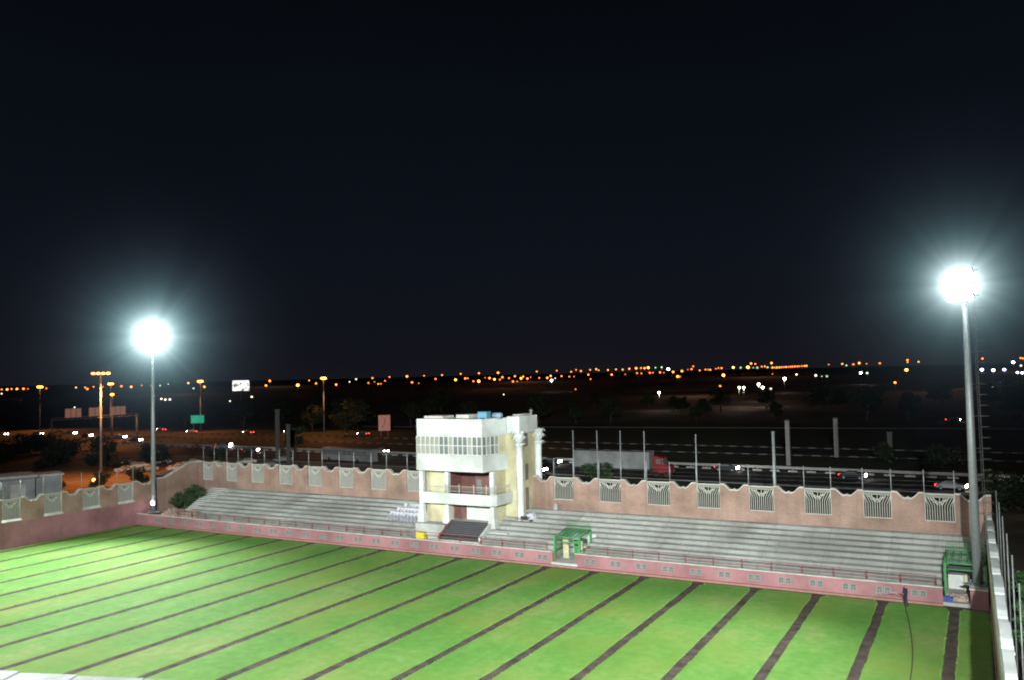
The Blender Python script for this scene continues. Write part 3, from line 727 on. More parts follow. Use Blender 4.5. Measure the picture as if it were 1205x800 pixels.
mb = MB(); mb.box(-.6,.6,-.5,.5,.1,.75); mb.box(-.65,.65,-.55,.55,.752,.82); mb.build('tank', M['blue'], t, bevel=.04)
mb = MB()
for x in (-.45,.45):
    mb = MB(); mb.box(x-.08,x+.08,-.5,.5,0,.097); mb.build('foot', M['galv'], t)
t = thing('water_tank', 'grey barrel lying beside the blue tank on the roof', 'tank', (-49.6,85.4,15.0))
mb = MB(); mb.tube([(-.6,0,.33),(-.55,0,.33),(.55,0,.33),(.6,0,.33)], [.25,.32,.32,.25], 12); mb.build('barrel', mat('slate_blue', (.22,.32,.42), .5, .1, 3, .0), t)
mb = MB()
for x in (-.3,.3): mb.box(x-.05,x+.05,-.25,.25,0,.06)
mb.build('cradle', M['galv'], t)
t = thing('roof_vent', 'small grey cowl vent on the tower roof', 'vent', (-47.9,90.7,15.12))
mb = MB(); mb.tube([(0,0,0),(0,0,.45)], .12, 8); mb.tube([(0,0,.46),(0,0,.52),(0,0,.75)], [.24,.24,.03], 8); mb.build('cowl', M['galv'], t)

# ------------------------------------------------------------------ green tunnel cages
def cage(label, x0, x1, y0, y1, z0, z1, door_side):
    t = thing('tunnel_cage', label, 'cage', ((x0+x1)/2, y0, z0)); o = Vector(((x0+x1)/2, y0, z0))
    def B(name, mb, m, parent=t):
        ob = mb.build(name, m, parent); ob.location = -o if parent is t else (0,0,0); return ob
    for x in (x0, x1):
        for y in (y0, y1):
            mb = MB(); mb.box(x-.09,x+.09,y-.09,y+.09,z0,z1+(.35 if y == y1 else 0)); B('post', mb, M['green'])
    mb = MB()
    for (a, b_) in (((x0,y0,z1),(x1,y0,z1)),((x0,y1,z1+.35),(x1,y1,z1+.35)),((x0,y0,z1),(x0,y1,z1+.35)),((x1,y0,z1),(x1,y1,z1+.35)),((x0,y0,z1-.5),(x1,y0,z1-.5)),((x0,y0+.02,z0+1.2),(x0,y1,z0+1.2)),((x1,y0+.02,z0+1.2),(x1,y1,z0+1.2))):
        mb.tube([a,b_], .07, 5)
    nx = 5
    for k in range(1,nx): x = x0+(x1-x0)*k/nx; mb.tube([(x,y0,z1),(x,y1,z1+.35)], .045, 4)
    B('frame', mb, M['green'])
    mb = MB(); n_ = 17
    for k in range(n_+1):
        x = x0+(x1-x0)*k/n_; mb.tube([(x,y0,z1+.03),(x,y1,z1+.38)], .022, 3, cap=False)
    for k in range(12):
        f_ = k/11; mb.tube([(x0,y0+(y1-y0)*f_,z1+.04+.35*f_),(x1,y0+(y1-y0)*f_,z1+.04+.35*f_)], .022, 3, cap=False)
    # raised rear net
    for k in range(n_+1):
        x = x0+(x1-x0)*k/n_; mb.tube([(x,y1,z1+.35),(x,y1,z1+1.15)], .02, 3, cap=False)
    for k in range(5): mb.tube([(x0,y1,z1+.4+.18*k),(x1,y1,z1+.4+.18*k)], .022, 3, cap=False)
    for xx in (x0, x1):
        for k in range(10):
            yy = y0+(y1-y0)*k/9; mb.tube([(xx,yy,z0+.1),(xx,yy,z1+.33*k/9)], .016, 3, cap=False)
    B('roof_net', mb, M['greennet'])
    return t, o, B
t, o, B = cage('green mesh roofed tunnel cage in the middle of the terraces', -39.55, -36.7, 79.5, 82.4, .45, 3.0, 0)
mb = MB(); mb.box(-39.72,-36.75,78.95,84.1,.0,.447); B('floor', mb, M['concrete'])
mb = MB(); mb.box(-39.4,-38.75,81.2,81.3,.45,2.6); B('cream_panel', mb, M['cream'])
mb = MB(); mb.box(-37.3,-36.85,80.6,80.7,.45,2.5); B('cream_panel', mb, M['cream'])
mb = MB(); mb.box(-38.3,-37.7,81.5,81.58,.45,2.4); B('gate', mb, M['green'])
mb = MB(); mb.box(-39.5,-36.75,83.9,83.99,.45,2.6); B('rear_panel', mb, M['shutter'])
mb = MB(); mb.box(-37.9,-36.9,81.9,82.0,2.0,2.5); B('dark_board', mb, M['granite'])
mb = MB(); mb.side([(79.0,.45),(79.0,1.5),(80.2,.9),(81.0,.45)], -39.745, -39.6); B('cheek_wall', mb, M['pink'])
t, o, B = cage('green mesh roofed cage over the doorway at the right corner', -3.1, -.1, 80.2, 83.8, .3, 3.3, 0)
mb = MB(); mb.box(-3.3,-1.3,79.0,84.1,.0,.297); mb.box(-3.25,-1.3,81.5,84.1,.3,.5); B('floor', mb, M['concrete'])
mb = MB(); mb.box(-3.0,-1.75,83.2,83.3,.5,2.2); B('cream_panel', mb, M['shutter'])
mb = MB(); mb.box(-1.75,-.3,82.6,82.72,.5,2.45); B('door_frame', mb, M['cream'])
mb = MB(); mb.box(-1.5,-.5,82.56,82.598,.5,2.15); B('doorway', mb, M['granite'])
mb = MB(); mb.box(-2.9,-.3,81.4,81.5,2.3,3.0); B('dark_board', mb, M['granite'])
t = thing('pink_pier', 'pink masonry pier carrying the right floodlight mast', 'pier', (-.65,78.6,0))
mb = MB(); mb.box(-.62,.68,0,3.4,0,1.6); mb.build('painted_face', M['pink'], t)
mb = MB(); mb.box(-.68,.69,-.06,3.45,1.603,1.7); mb.build('coping', M['coping'], t)
# rubbish by the right doorway
def rubble(label, loc, n_, sp, m, seed, name='rubble_heap', cat='rubble', smin=.12, smax=.4):
    r_ = random.Random(seed); mb = MB()
    for _ in range(n_):
        a = r_.uniform(0,6.28); d = sp*math.sqrt(r_.random()); s_ = r_.uniform(smin,smax)
        c = Vector((math.cos(a)*d, math.sin(a)*d*.6, s_*.4+max(0,(sp-d))*r_.random()*.55))
        vs = [c+Vector((x*s_*r_.uniform(.3,.6),y*s_*r_.uniform(.3,.6),z*s_*r_.uniform(.3,.6))) for x in(-1,1) for y in(-1,1) for z in(-1,1)]
        mb.add(vs, [(0,1,3,2),(4,6,7,5),(0,4,5,1),(2,3,7,6),(0,2,6,4),(1,5,7,3)])
    return tag(mb.build(name, m, loc=loc), label, cat)
rubble('heap of pale rubble spilling from the right corner doorway', (-2.3,80.3,.28), 40, .9, M['stone'], 3)
rubble('brown rubble heap at the foot of the left terrace', (-99.6,80.4,1.28), 60, 1.8, M['stone'], 4, smax=.7)
rubble('brown rubble heap beside the railing end on the left aisle', (-96.7,80.9,1.28), 50, 1.3, M['stone'], 5, smax=.65)
tag(rubble('crumpled blue sheet lying at the right cage post', (-3.0,79.6,.3), 12, .3, mat('blue_sheet', (.05,.07,.3), .6), 6, 'blue_sheet', 'sheet', .2, .4))

# ------------------------------------------------------------------ floodlight masts
def mast(label, loc, height, r0_, face, tilt, ladder):
    t = thing('floodlight_mast', label, 'floodlight mast', loc, face)
    mb = MB(); mb.tube([(0,0,0),(0,0,height*.5),(0,0,height)], [r0_,r0_*.82,r0_*.6], 14); mb.build('pole', M['galv'], t)
    mb = MB(); mb.box(-.8,.8,-.8,.8,-.02,.06)
    for k in range(8):
        a = k*math.pi/4; mb.tube([(.65*math.cos(a),.65*math.sin(a),.05),(.65*math.cos(a),.65*math.sin(a),.2)], .04, 6)
    mb.build('base_plate', M['galv'], t)
    mb = MB(); W_ = 1.25
    for z in (-1.05,0,1.05): mb.box(-W_-.15,W_+.15,-.22,-.08,height+z-.05,height+z+.05)
    for x in (-.5,.5): mb.box(x-.05,x+.05,-.07,.05,height-1.3,height+1.3)
    mb.box(-.3,.3,-.05,.3,height-.6,height-.45)
    mb.build('lamp_frame', M['galv'], t)
    for z in (-1.05,0,1.05):
        for x in (-.96,-.32,.32,.96):
            mb = MB()   # housing: tapered box, lens towards -y
            vs = [(-.3,-.25,-.3),(.3,-.25,-.3),(.3,-.25,.3),(-.3,-.25,.3),(-.18,.15,-.18),(.18,.15,-.18),(.18,.15,.18),(-.18,.15,.18)]
            mb.add(vs, [(4,5,6,7),(0,4,7,3),(1,2,6,5),(0,1,5,4),(3,7,6,2),(0,3,2,1)])
            f_ = mb.build('floodlight', M['galv'], t); f_.location = (x,-.42,height+z); f_.rotation_euler.x = tilt
            lb = MB(); lb.tube([(0,-.33,0),(0,-.258,0)], [.27,.31], 14); lb.build('lens', G['flood'], f_)
    if ladder:
        mb = MB(); y0 = r0_+.45
        for x in (-.22,.22): mb.tube([(x,y0,3),(x,y0*.8,height-1.5)], .025, 5)
        k = 0; z = 3.2
        while z < height-1.6:
            y = y0 - (y0*.2)*(z-3)/(height-4.5); mb.tube([(-.22,y,z),(.22,y,z)], .016, 4)
            if k % 9 == 0: mb.tube([(0,0,z),(0,y,z)], .03, 4)
            if k % 3 == 0:   # safety hoops
                mb.tube([(-.22,y,z),(-.4,y+.35,z),(-.25,y+.7,z),(.25,y+.7,z),(.4,y+.35,z),(.22,y,z)], .016, 4)
            z += .3; k += 1
        ld = mb.build('ladder', M['dimpole'], t); ld.rotation_euler.z = ladder
    return t
FL = (-105.0, 81.2); FR = (-.72, 80.3)
mast('tall grey floodlight mast burning at the far left corner', (FL[0],FL[1],1.45), 25.3, .36, R(-52)+math.pi*0+R(0)+R(0) if False else R(55), R(22), None)
mast('tall grey floodlight mast with caged ladder at the right corner', (FR[0],FR[1],1.7), 25.05, .37, R(-38), R(25), R(-32))
# two more masts stand on the near side of the pitch, behind the camera
NLm, NRm = (-104.5,-4), (10,-25)
mast('floodlight mast at the near left corner of the pitch', (*NLm,0), 28.0, .36, R(180-55), R(25), None)
mast('floodlight mast at the near right corner of the pitch', (*NRm,0), 36.0, .36, R(180+45), R(25), None)
def spot(name, loc, aim, power, size, col=(.93,1,.97), blend=.8, rad=.7):
    d = bpy.data.lights.new(name, 'SPOT'); d.energy = power; d.spot_size = R(size); d.spot_blend = blend; d.color = col; d.shadow_soft_size = rad
    o = bpy.data.objects.new(name, d); C.objects.link(o); o.location = loc
    o.rotation_euler = (Vector(aim)-Vector(loc)).to_track_quat('-Z','Y').to_euler()
    return o
def point(name, loc, power, col, rad=.4):
    d = bpy.data.lights.new(name, 'POINT'); d.energy = power; d.color = col; d.shadow_soft_size = rad
    o = bpy.data.objects.new(name, d); C.objects.link(o); o.location = loc; return o
K = 1.0
spot('floodlight_beam', (FL[0]+.9,FL[1]-.9,26.6), (-76,34,0), 260000*K, 88, blend=1)
spot('floodlight_beam', (FR[0]-.8,FR[1]-.8,26.6), (-34,36,0), 90000*K, 84, blend=1)
spot('floodlight_beam', (NLm[0]+1,NLm[1]+1,28), (-62,58,0), 230000*K, 84, blend=1)
spot('floodlight_beam', (NRm[0]-1,NRm[1]+1,36), (-43,67,0), 980000*K, 66, blend=1)

# emissive volumes that add a lens-like glow around the two burning heads
def lamp_glow(label, c, rad, b0, gain):
    m = bpy.data.materials.new('glow_volume'); m.use_nodes = True
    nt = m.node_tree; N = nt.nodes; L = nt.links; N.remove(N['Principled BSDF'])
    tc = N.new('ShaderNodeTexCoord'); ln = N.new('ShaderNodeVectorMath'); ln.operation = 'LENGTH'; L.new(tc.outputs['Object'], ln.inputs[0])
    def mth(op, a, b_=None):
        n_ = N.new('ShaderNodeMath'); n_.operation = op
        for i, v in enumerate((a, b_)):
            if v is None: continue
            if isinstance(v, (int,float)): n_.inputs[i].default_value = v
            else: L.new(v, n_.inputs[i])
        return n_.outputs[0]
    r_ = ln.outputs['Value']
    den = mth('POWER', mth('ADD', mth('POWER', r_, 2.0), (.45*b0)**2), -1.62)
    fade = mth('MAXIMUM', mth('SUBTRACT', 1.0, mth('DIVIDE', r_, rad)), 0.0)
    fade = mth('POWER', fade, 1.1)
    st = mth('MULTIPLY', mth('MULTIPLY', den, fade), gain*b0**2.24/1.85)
    # flare-like streaks in the glow: the strength varies with the direction away from the lamps
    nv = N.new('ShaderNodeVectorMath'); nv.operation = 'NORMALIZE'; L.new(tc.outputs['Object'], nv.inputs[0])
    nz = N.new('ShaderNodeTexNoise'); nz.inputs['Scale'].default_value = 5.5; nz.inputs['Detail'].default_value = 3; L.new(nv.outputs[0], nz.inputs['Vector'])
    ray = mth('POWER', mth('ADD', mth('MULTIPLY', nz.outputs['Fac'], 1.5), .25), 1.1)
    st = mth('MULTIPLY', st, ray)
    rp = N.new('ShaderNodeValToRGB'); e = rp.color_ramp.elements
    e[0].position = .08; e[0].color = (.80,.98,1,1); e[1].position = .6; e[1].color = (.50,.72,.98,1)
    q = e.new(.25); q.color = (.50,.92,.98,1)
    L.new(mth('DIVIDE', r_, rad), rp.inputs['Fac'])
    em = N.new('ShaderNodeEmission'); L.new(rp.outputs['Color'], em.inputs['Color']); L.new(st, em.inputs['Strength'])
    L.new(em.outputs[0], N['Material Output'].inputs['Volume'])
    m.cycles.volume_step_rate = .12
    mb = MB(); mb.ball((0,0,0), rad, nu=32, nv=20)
    return tag(mb.build('lamp_glow', m, loc=c), label, None, None, 'stuff')
lamp_glow('pale blue glow added around the left floodlights', (FL[0]+.3,FL[1]-.3,26.75), 25.0, 2.9, 1.5)
lamp_glow('pale blue glow added around the right floodlights', (FR[0]-.3,FR[1]-.3,26.75), 20.0, 1.6, 1.6)

# small lit lamp at the foot of the left mast
t = thing('bulkhead_lamp', 'small bright white lamp at the foot of the left mast', 'lamp', (FL[0]+.5,FL[1]-.5,2.6))
mb = MB(); mb.tube([(0,0,-1.1),(0,0,.0)], .05, 6); mb.box(-.2,.2,.0,.16,0,.35); mb.build('housing', M['galv'], t)
mb = MB(); mb.box(-.32,.32,-.08,-.003,-.02,.42); mb.build('lens', G['small'], t)

# ------------------------------------------------------------------ furniture on the terraces
def make_chair():
    t = thing('plastic_chair', 'white plastic chair in the stacks beside the pavilion', 'chair', (0,0,0), 0, 'white plastic chairs stacked beside the pavilion')
    mb = MB(); mb.prism([(-.22,-.22),(.22,-.22),(.24,.2),(-.24,.2)], .42, .45); mb.build('seat', M['plastic'], t)
    mb = MB(); mb.side([(.2,.45),(.33,.9),(.36,.9),(.23,.45)], -.24, .24); mb.build('backrest', M['plastic'], t)
    for x in (-1,1):
        for y in (-.2,.18):
            mb = MB(); mb.tube([(x*.21,y,.42),(x*.25,y*1.25,0)], .025, 5); mb.build('leg', M['plastic'], t)
        mb = MB(); mb.tube([(x*.25,-.2,.42),(x*.27,-.18,.65),(x*.27,.25,.68)], .022, 5); mb.build('armrest', M['plastic'], t)
    return t
ch = make_chair(); first = True
y0s = 1.9; dys = (BY-.02-YW-y0s)/ST; dzs = 2.7/ST
for row in range(3):
    n_ = (9,8,5)[row]
    for i in range(n_):
        for k in range(3):
            x = -64.2 + row*.3 + i*.52 + rng.uniform(-.05,.05); rowk = 2+row
            y = YW+y0s+dys*rowk+.45+rng.uniform(-.06,.06); z = 1.3+dzs*(rowk+1)+.14*k
            if x > -59.95: continue
            rz = R(rng.uniform(-14,14))
            if first: ch.location = (x,y,z); ch.rotation_euler.z = rz; first = False
            else: dup(ch, (x,y,z), rz)
dup(ch, (-62.6,YW+y0s+dys*7+.5,4.0), R(25), 'lone white plastic chair on the top terrace row above the stacks').pop('group', None)
# yellow crate, bucket, sack
t = thing('yellow_crate', 'small yellow crate on the aisle below the pavilion stair', 'crate', (-56.9,YW+.95,1.3))
mb = MB(); mb.box(-.5,.5,-.3,.3,0,.08)
for k in range(4): mb.box(-.5,.5,-.3,-.26,.1+k*.19,.24+k*.19); mb.box(-.5,.5,.26,.3,.1+k*.19,.24+k*.19)
for x in (-.5,-.05,.44): mb.box(x,x+.06,-.257,.257,.083,.82); mb.box(x,x+.06,-.33,-.303,.05,.86)
mb.build('slats', M['yellow'], t)
t = thing('plastic_drum', 'grey drum on the top terrace row against the brick wall', 'drum', (-44.2,YW+10.4,4.0))
mb = MB(); mb.tube([(0,0,0),(0,0,.05),(0,0,.35),(0,0,.65),(0,0,.7)], [.27,.3,.31,.3,.27], 12); mb.build('drum', M['grey'], t)
mb = MB(); mb.tube([(0,0,.703),(0,0,.75)], [.2,.18], 10); mb.build('lid', M['coping'], t)
rubble('white sack slumped on the terrace beside the right palm column', (-45.9,YW+7.6,3.3), 16, .35, M['plastic'], 12, 'white_sack', 'sack', .4, .7)
t = thing('wheelbarrow', 'dark wheelbarrow tipped beside the white sack on the terrace', 'wheelbarrow', (-46.6,YW+7.0,2.98), R(30))
mb = MB(); mb.add([(-.3,-.25,.35),(.35,-.25,.35),(.35,.25,.35),(-.3,.25,.35),(-.5,-.36,.65),(.6,-.36,.62),(.6,.36,.62),(-.5,.36,.65)],[(0,1,2,3),(0,1,5,4),(1,2,6,5),(2,3,7,6),(3,0,4,7)]); mb.build('tray', M['cardark'], t)
mb = MB(); mb.tube([(.75,-.03,.2),(.75,.03,.2)], .2, 12); mb.build('wheel', M['black'], t)
mb = MB()
for s_ in (-1,1): mb.tube([(.75,s_*.06,.2),(.1,s_*.2,.32),(-1.0,s_*.3,.5)], .02, 5); mb.tube([(-.3,s_*.22,.35),(-.35,s_*.25,0)], .02, 5)
mb.build('handle', M['rail'], t)

# ------------------------------------------------------------------ shrubs and trees
def leafmass(mb, c, rx, ry, rz, n_, s_, r_, mi=0):
    for _ in range(n_):
        while True:
            p = Vector((r_.uniform(-1,1),r_.uniform(-1,1),r_.uniform(-1,1)))
            if p.length < 1 and p.length > .35: break
        q_ = Vector((c[0]+p.x*rx, c[1]+p.y*ry, c[2]+p.z*rz))
        a = Vector((r_.uniform(-1,1),r_.uniform(-1,1),r_.uniform(-.6,.6))).normalized()
        b_ = a.cross(Vector((r_.uniform(-1,1),r_.uniform(-1,1),r_.uniform(-1,1)))).normalized(); z = s_*r_.uniform(.6,1.3)
        mb.add([q_-a*z, q_+b_*z*.45, q_+a*z, q_-b_*z*.45], [(0,1,2,3)], mi)
def tree(label, cat, name, loc, h, w_, seed, m, n_=1500, group=None, leaf=.28, trunk=True):
    r_ = random.Random(seed); t = thing(name, label, cat, loc, 0, group)
    if trunk:
        mb = MB(); mb.tube([(0,0,-.1),(.05*h*r_.uniform(-1,1),0,h*.3),(0,.04*h*r_.uniform(-1,1),h*.75)], [.035*h,.025*h,.008*h], 7)
        for k in range(6):
            a = r_.uniform(0,6.28); z0_ = h*r_.uniform(.22,.55)
            mb.tube([(0,0,z0_),(math.cos(a)*w_*.25,math.sin(a)*w_*.25,z0_+h*.12),(math.cos(a)*w_*.42,math.sin(a)*w_*.42,z0_+h*.25)], [.013*h,.009*h,.004*h], 5)
        mb.build('trunk', M['bark'], t)
    mb = MB(); nc = 14
    for k in range(nc):
        a = r_.uniform(0,6.28); d = w_*.5*math.sqrt(r_.random())*.72; z = h*r_.uniform(.36 if trunk else .2,.86)
        rr = w_*r_.uniform(.13,.26)*(1.15-.5*abs(z/h-.55))
        leafmass(mb, (math.cos(a)*d,math.sin(a)*d,z), rr, rr, rr*.8, n_//nc, leaf, r_)
    mb.build('crown', m, t)
    return t
tb = [tree('dark tree standing beyond the highway', 'tree', 'tree', (-300-i*20,420,2), 9+i, (8,6.5,10)[i], 20+i, M['leaf'], group='dark trees beyond the highway', leaf=.5) for i in range(3)]
GRP = 'dark trees beyond the highway'
pos = []
r_ = random.Random(5)
for k in range(62):
    x = -430 + 520*k/62 + r_.uniform(-6,6); D = r_.uniform(330,470)
    y = math.sqrt(max(0, D*D - x*x)) if abs(x) < D else 0
    if y < 245: y = 245 + r_.uniform(0,40)
    pos.append((x,y))
for i, (x, y) in enumerate(pos):
    o = dup(tb[i%3], (x,y,ground_z(math.hypot(x,y))-.1), r_.uniform(0,6), scale=r_.uniform(.75,1.35))
for i in range(3): tb[i].location = (pos[i][0]+9, pos[i][1]+8, ground_z(math.hypot(pos[i][0]+9,pos[i][1]+8))-.1)
# dark bushes on the near side of the road, left
bl = tree('dark bush on the sandy lot beyond the end wall', 'bush', 'bush', (-186,128,0), 4.5, 6.5, 40, M['leaf'], 1200, 'dark bushes beyond the end wall', .35, trunk=False)
for x, y, s_ in ((-196,122,1),(-178,138,1.1),(-205,131,1.2),(-215,140,1.3),(-190,146,1),(-170,150,.8),(-226,128,1.4),(-236,140,1.5),(-248,134,1.6),(-262,142,1.5),(-222,155,1.2),(-245,152,1.4),(-150,104,.7),(-158,100,.6),(-147,110,.8),(-175,126,.7)):
    dup(bl, (x,y,0), r_.uniform(0,6), scale=s_)
tree('round leafy tree standing on the median left of the pink board', 'tree', 'tree', (-197,232,0), 8.5, 11, 43, M['leaf'], 1800, leaf=.45)
tree('low dark tree on the median behind the concrete poles', 'tree', 'tree', (-164,172,0), 7.5, 6, 44, M['leaf'], 1500, leaf=.4)
tree('green bush in front of the white lorry trailer', 'bush', 'bush', (-60.5,141,0), 4.0, 6.0, 45, M['leafroad'], 1400, leaf=.35, trunk=False)
tree('green bush at the back of the pavilion beside the road', 'bush', 'bush', (-71,128,0), 4.8, 6, 46, M['leafroad'], 1400, leaf=.35, trunk=False)
tree('small bush on the verge behind the right-hand fence posts', 'bush', 'bush', (-18,190,0), 4.2, 5.5, 47, M['leaf'], 1200, leaf=.35, trunk=False)
tree('wide low bush on the verge left of the ladder mast', 'bush', 'bush', (-7,184,0), 4, 8, 48, M['leaf'], 1200, leaf=.35, trunk=False)
tree('round dark bush below the road at the right corner', 'bush', 'bush', (2.6,133,0), 5.5, 7, 49, M['leaf'], 1400, leaf=.35, trunk=False)
for i, (x, y, h, w_) in enumerate(((3.0,71,4.4,2.9),(2.9,63,4.6,2.6),(2.75,55.5,4.4,2.4),(2.7,48.5,4.8,2.3),(3.6,80,4.0,3.6))):
    tree(('leafy green bush outside the mesh fence','dense green bush pressed on the mesh fence','tall green bush outside the fence, nearest the corner','bright green bush outside the fence, lowest in view','dark green bush outside the fence, farthest along')[i], 'bush', 'bush', (x,y,0), h, w_, 60+i, M['leafgreen'], 1500, leaf=.22, trunk=False)
tree('dark green bush growing at the left end of the terrace', 'bush', 'bush', (-102.6,84.2,1.2), 3.6, 3.6, 70, M['leafroad'], 1300, leaf=.2, trunk=False)
tree('low green shrub beside the corner bush by the left mast', 'bush', 'bush', (-102.2,86.6,2.0), 3.0, 3.0, 71, M['leafroad'], 1000, leaf=.2, trunk=False)

# ------------------------------------------------------------------ tall poles beyond the back wall
for i, (x, y, z, r_p, lab) in enumerate(((-46.7,100,12.5,.075,'slim steel net pole nearest the pavilion'),(-43.3,100,12.5,.075,'slim steel net pole second from the pavilion'),(-40.1,100,12.5,.075,'slim steel net pole third from the pavilion'),(-36.9,100,12.5,.075,'slim steel net pole in front of the lorry cab end'),(-30.3,100,12.2,.07,'thin dark pole behind the fourth grille'),(-21.1,100,12.7,.17,'thick pale pole standing alone right of the net poles'))):
    t = thing('net_pole', lab, 'pole', (x,y,0)); mb = MB(); mb.tube([(0,0,0),(0,0,z)], [r_p*1.2,r_p], 8); mb.build('shaft', M['galv'] if i != 4 else M['post'], t)
    mb = MB(); mb.tube([(0,0,z+.003),(0,0,z+.12)], [r_p*1.5,r_p*.6], 8); mb.build('cap', M['post'], t)
for x, y, z, r_p, lab in ((-35.1,180.4,9.2,.42,'stout concrete post by the road, left of the pair'),(-28.4,200.0,8.6,.45,'stout concrete post by the road, right of the pair'),(-17.2,198,5.7,.5,'short dark concrete post beyond the road'),(-153.7,155,12.6,.4,'tall concrete pole beyond the left back wall'),(-147.2,152,9.1,.35,'shorter concrete pole beside the tall one on the left')):
    t = thing('concrete_pole', lab, 'pole', (x,y,0)); mb = MB(); mb.box(-r_p,r_p,-r_p,r_p,0,z); mb.build('shaft', M['dimpole'] if x < -100 or z < 6 else M['concpole'], t, bevel=.05)
    mb = MB(); mb.box(-r_p-.08,r_p+.08,-r_p-.08,r_p+.08,z+.003,z+.25); mb.build('cap', M['dimpole'], t)

# ------------------------------------------------------------------ vehicles
def make_car(paint, lit, label, group=None, loc=(0,0,0), rz=0.0):
    t = thing('parked_car' if not lit else 'car', label, 'car', loc, rz, group)
    L_, W_ = 4.4, .86
    prof = [(-2.2,.35),(-2.2,.8),(-2.05,.95),(-1.2,1.0),(-.55,1.42),(.7,1.45),(1.55,1.02),(2.1,.95),(2.2,.75),(2.2,.35)]
    mb = MB(); n_ = len(prof)
    ins = [W_ if z < 1.05 else W_*.78 for x, z in prof]
    vs = [(x,-w_,z) for (x,z), w_ in zip(prof, ins)] + [(x,w_,z) for (x,z), w_ in zip(prof, ins)]
    mb.add(vs, [tuple(range(n_)), tuple(range(n_,2*n_))[::-1]] + [(i,i+n_,(i+1)%n_+n_,(i+1)%n_) for i in range(n_)])
    mb.build('body', paint, t, bevel=.06)
    mb = MB()
    mb.add([(-1.14,-.72,1.04),(-.6,-.62,1.38),(-.6,.62,1.38),(-1.14,.72,1.04)], [(0,1,2,3)]); mb.v = [(x-.03,y,z+.02) for x,y,z in mb.v]
    mb.add([(.77,-.62,1.42),(1.5,-.72,1.06),(1.5,.72,1.06),(.77,.62,1.42)], [(0,1,2,3)])
    for s_ in (-1,1): mb.add([(-.95,s_*.86,1.06),(-.5,s_*.71,1.37),(.62,s_*.71,1.39),(1.25,s_*.85,1.07)], [(0,1,2,3)])
    mb.build('window', M['darkglass'], t)
    for x in (-1.35,1.35):
        for s_ in (-1,1):
            mb = MB(); mb.tube([(0,s_*-.1,0),(0,s_*.1,0)], .32, 14); wv = mb.build('wheel', M['black'], t); wv.location = (x,s_*.8,.32)
            mb = MB(); mb.tube([(0,s_*.103,0),(0,s_*.115,0)], .19, 10); mb.build('rim', M['carsilver'], wv)
    for s_ in (-1,1):
        mb = MB(); mb.tube([(-2.30,s_*.6,.72),(-2.215,s_*.6,.72)], [.24,.26], 10); mb.build('headlight', G['head'] if lit else M['carsilver'], t)
        mb = MB(); mb.box(2.205,2.25,s_*.62-.14,s_*.62+.14,.66,.86); mb.build('taillight', G['tail'] if lit else M['carred'], t)
    return t
ca = make_car(M['carsilver'], True, 'car driving with white headlights on the far highway, leftmost', None, (-336,205,0), R(180+8))
cb = make_car(M['cardark'], True, 'dark car with blazing headlights under the sign gantry', None, (-301,203,0), R(180+12))
def road_car(src, x, y, rz, lab): return dup(src, (x,y,.01), rz, lab)
road_car(ca, -323,211,R(180+10),'pale car with headlights just left of the gantry leg')
road_car(ca, -277,200,R(180+14),'pale car with headlights right of the sodium mast')
road_car(ca, -197.5,177,R(180+25),'car with white headlights below the green sign')
road_car(cb, -205,184,R(180+22),'dark car with headlights behind the one below the green sign')
road_car(ca, -139.5,178.5,R(160),'pale car passing on the road left of the pavilion')
road_car(ca, -80,153,R(176),'pale car passing just right of the pavilion wall')
road_car(cb, -84,168,R(177),'dark car on the road behind the pavilion palm column')
road_car(cb, -44.5,167,R(178),'dark car with headlights right of the red lorry cab')
road_car(cb, -20.5,162,R(178),'car with long bright headlights on the road at centre right')
road_car(cb, -8.5,337,R(190),'distant car with headlights on the upper road at right')
road_car(ca, -4.5,152.5,R(172),'silver car half hidden behind the ladder mast')
road_car(cb, -228,236,R(-10),'dark car with red taillights on the far carriageway, left')
road_car(cb, -190,233,R(-8),'dark car with red taillights near the median tree')
road_car(ca, -272,228,R(-5),'pale car with red taillights beyond the sodium mast')
road_car(cb, -62,166.5,R(2),'dark car with red taillights ahead of the lorry')
road_car(ca, -350,199,R(188),'silver car with headlights trailing the leftmost far car')
road_car(cb, -255,190,R(194),'dark car with headlights beyond the left mast')
road_car(cb, -180,171,R(203),'dark car with headlights nearing the tall concrete pole')
road_car(cb, -243,230,R(-8),'dark car with red taillights below the green sign, far lane')
road_car(cb, -300,236,R(-8),'dark car with red taillights behind the sign gantry, far lane')
road_car(ca, -150,227,R(-6),'silver car with red taillights passing under the pink board')
pk = make_car(M['carsilver'], False, 'silver car parked in a row on the orange lit lot', 'cars parked on the orange lit lot', (-166,127,0), R(60))
pk2 = make_car(M['carwhite'], False, 'white car parked on the orange lit lot by the end wall', 'white cars parked on the orange lit lot', (-160,130,0), R(64))
for i, (x, y, a) in enumerate(((-170,124,58),(-163,133,62),(-152,129,70),(-158,139,66),(-149,136,75),(-174,131,55),(-145,127,80),(-155,146,66),(-143,141,76),(-178,140,60),(-181,133,62),(-168,141,58),(-150,153,70),(-138,128,82),(-136,136,80))):
    dup((pk,pk2)[i%2], (x,y,.01), R(a))
bc = make_car(M['cardark'], True, 'dark car with amber glare close behind the left mast', None, (-148.5,117.5,0), R(40))
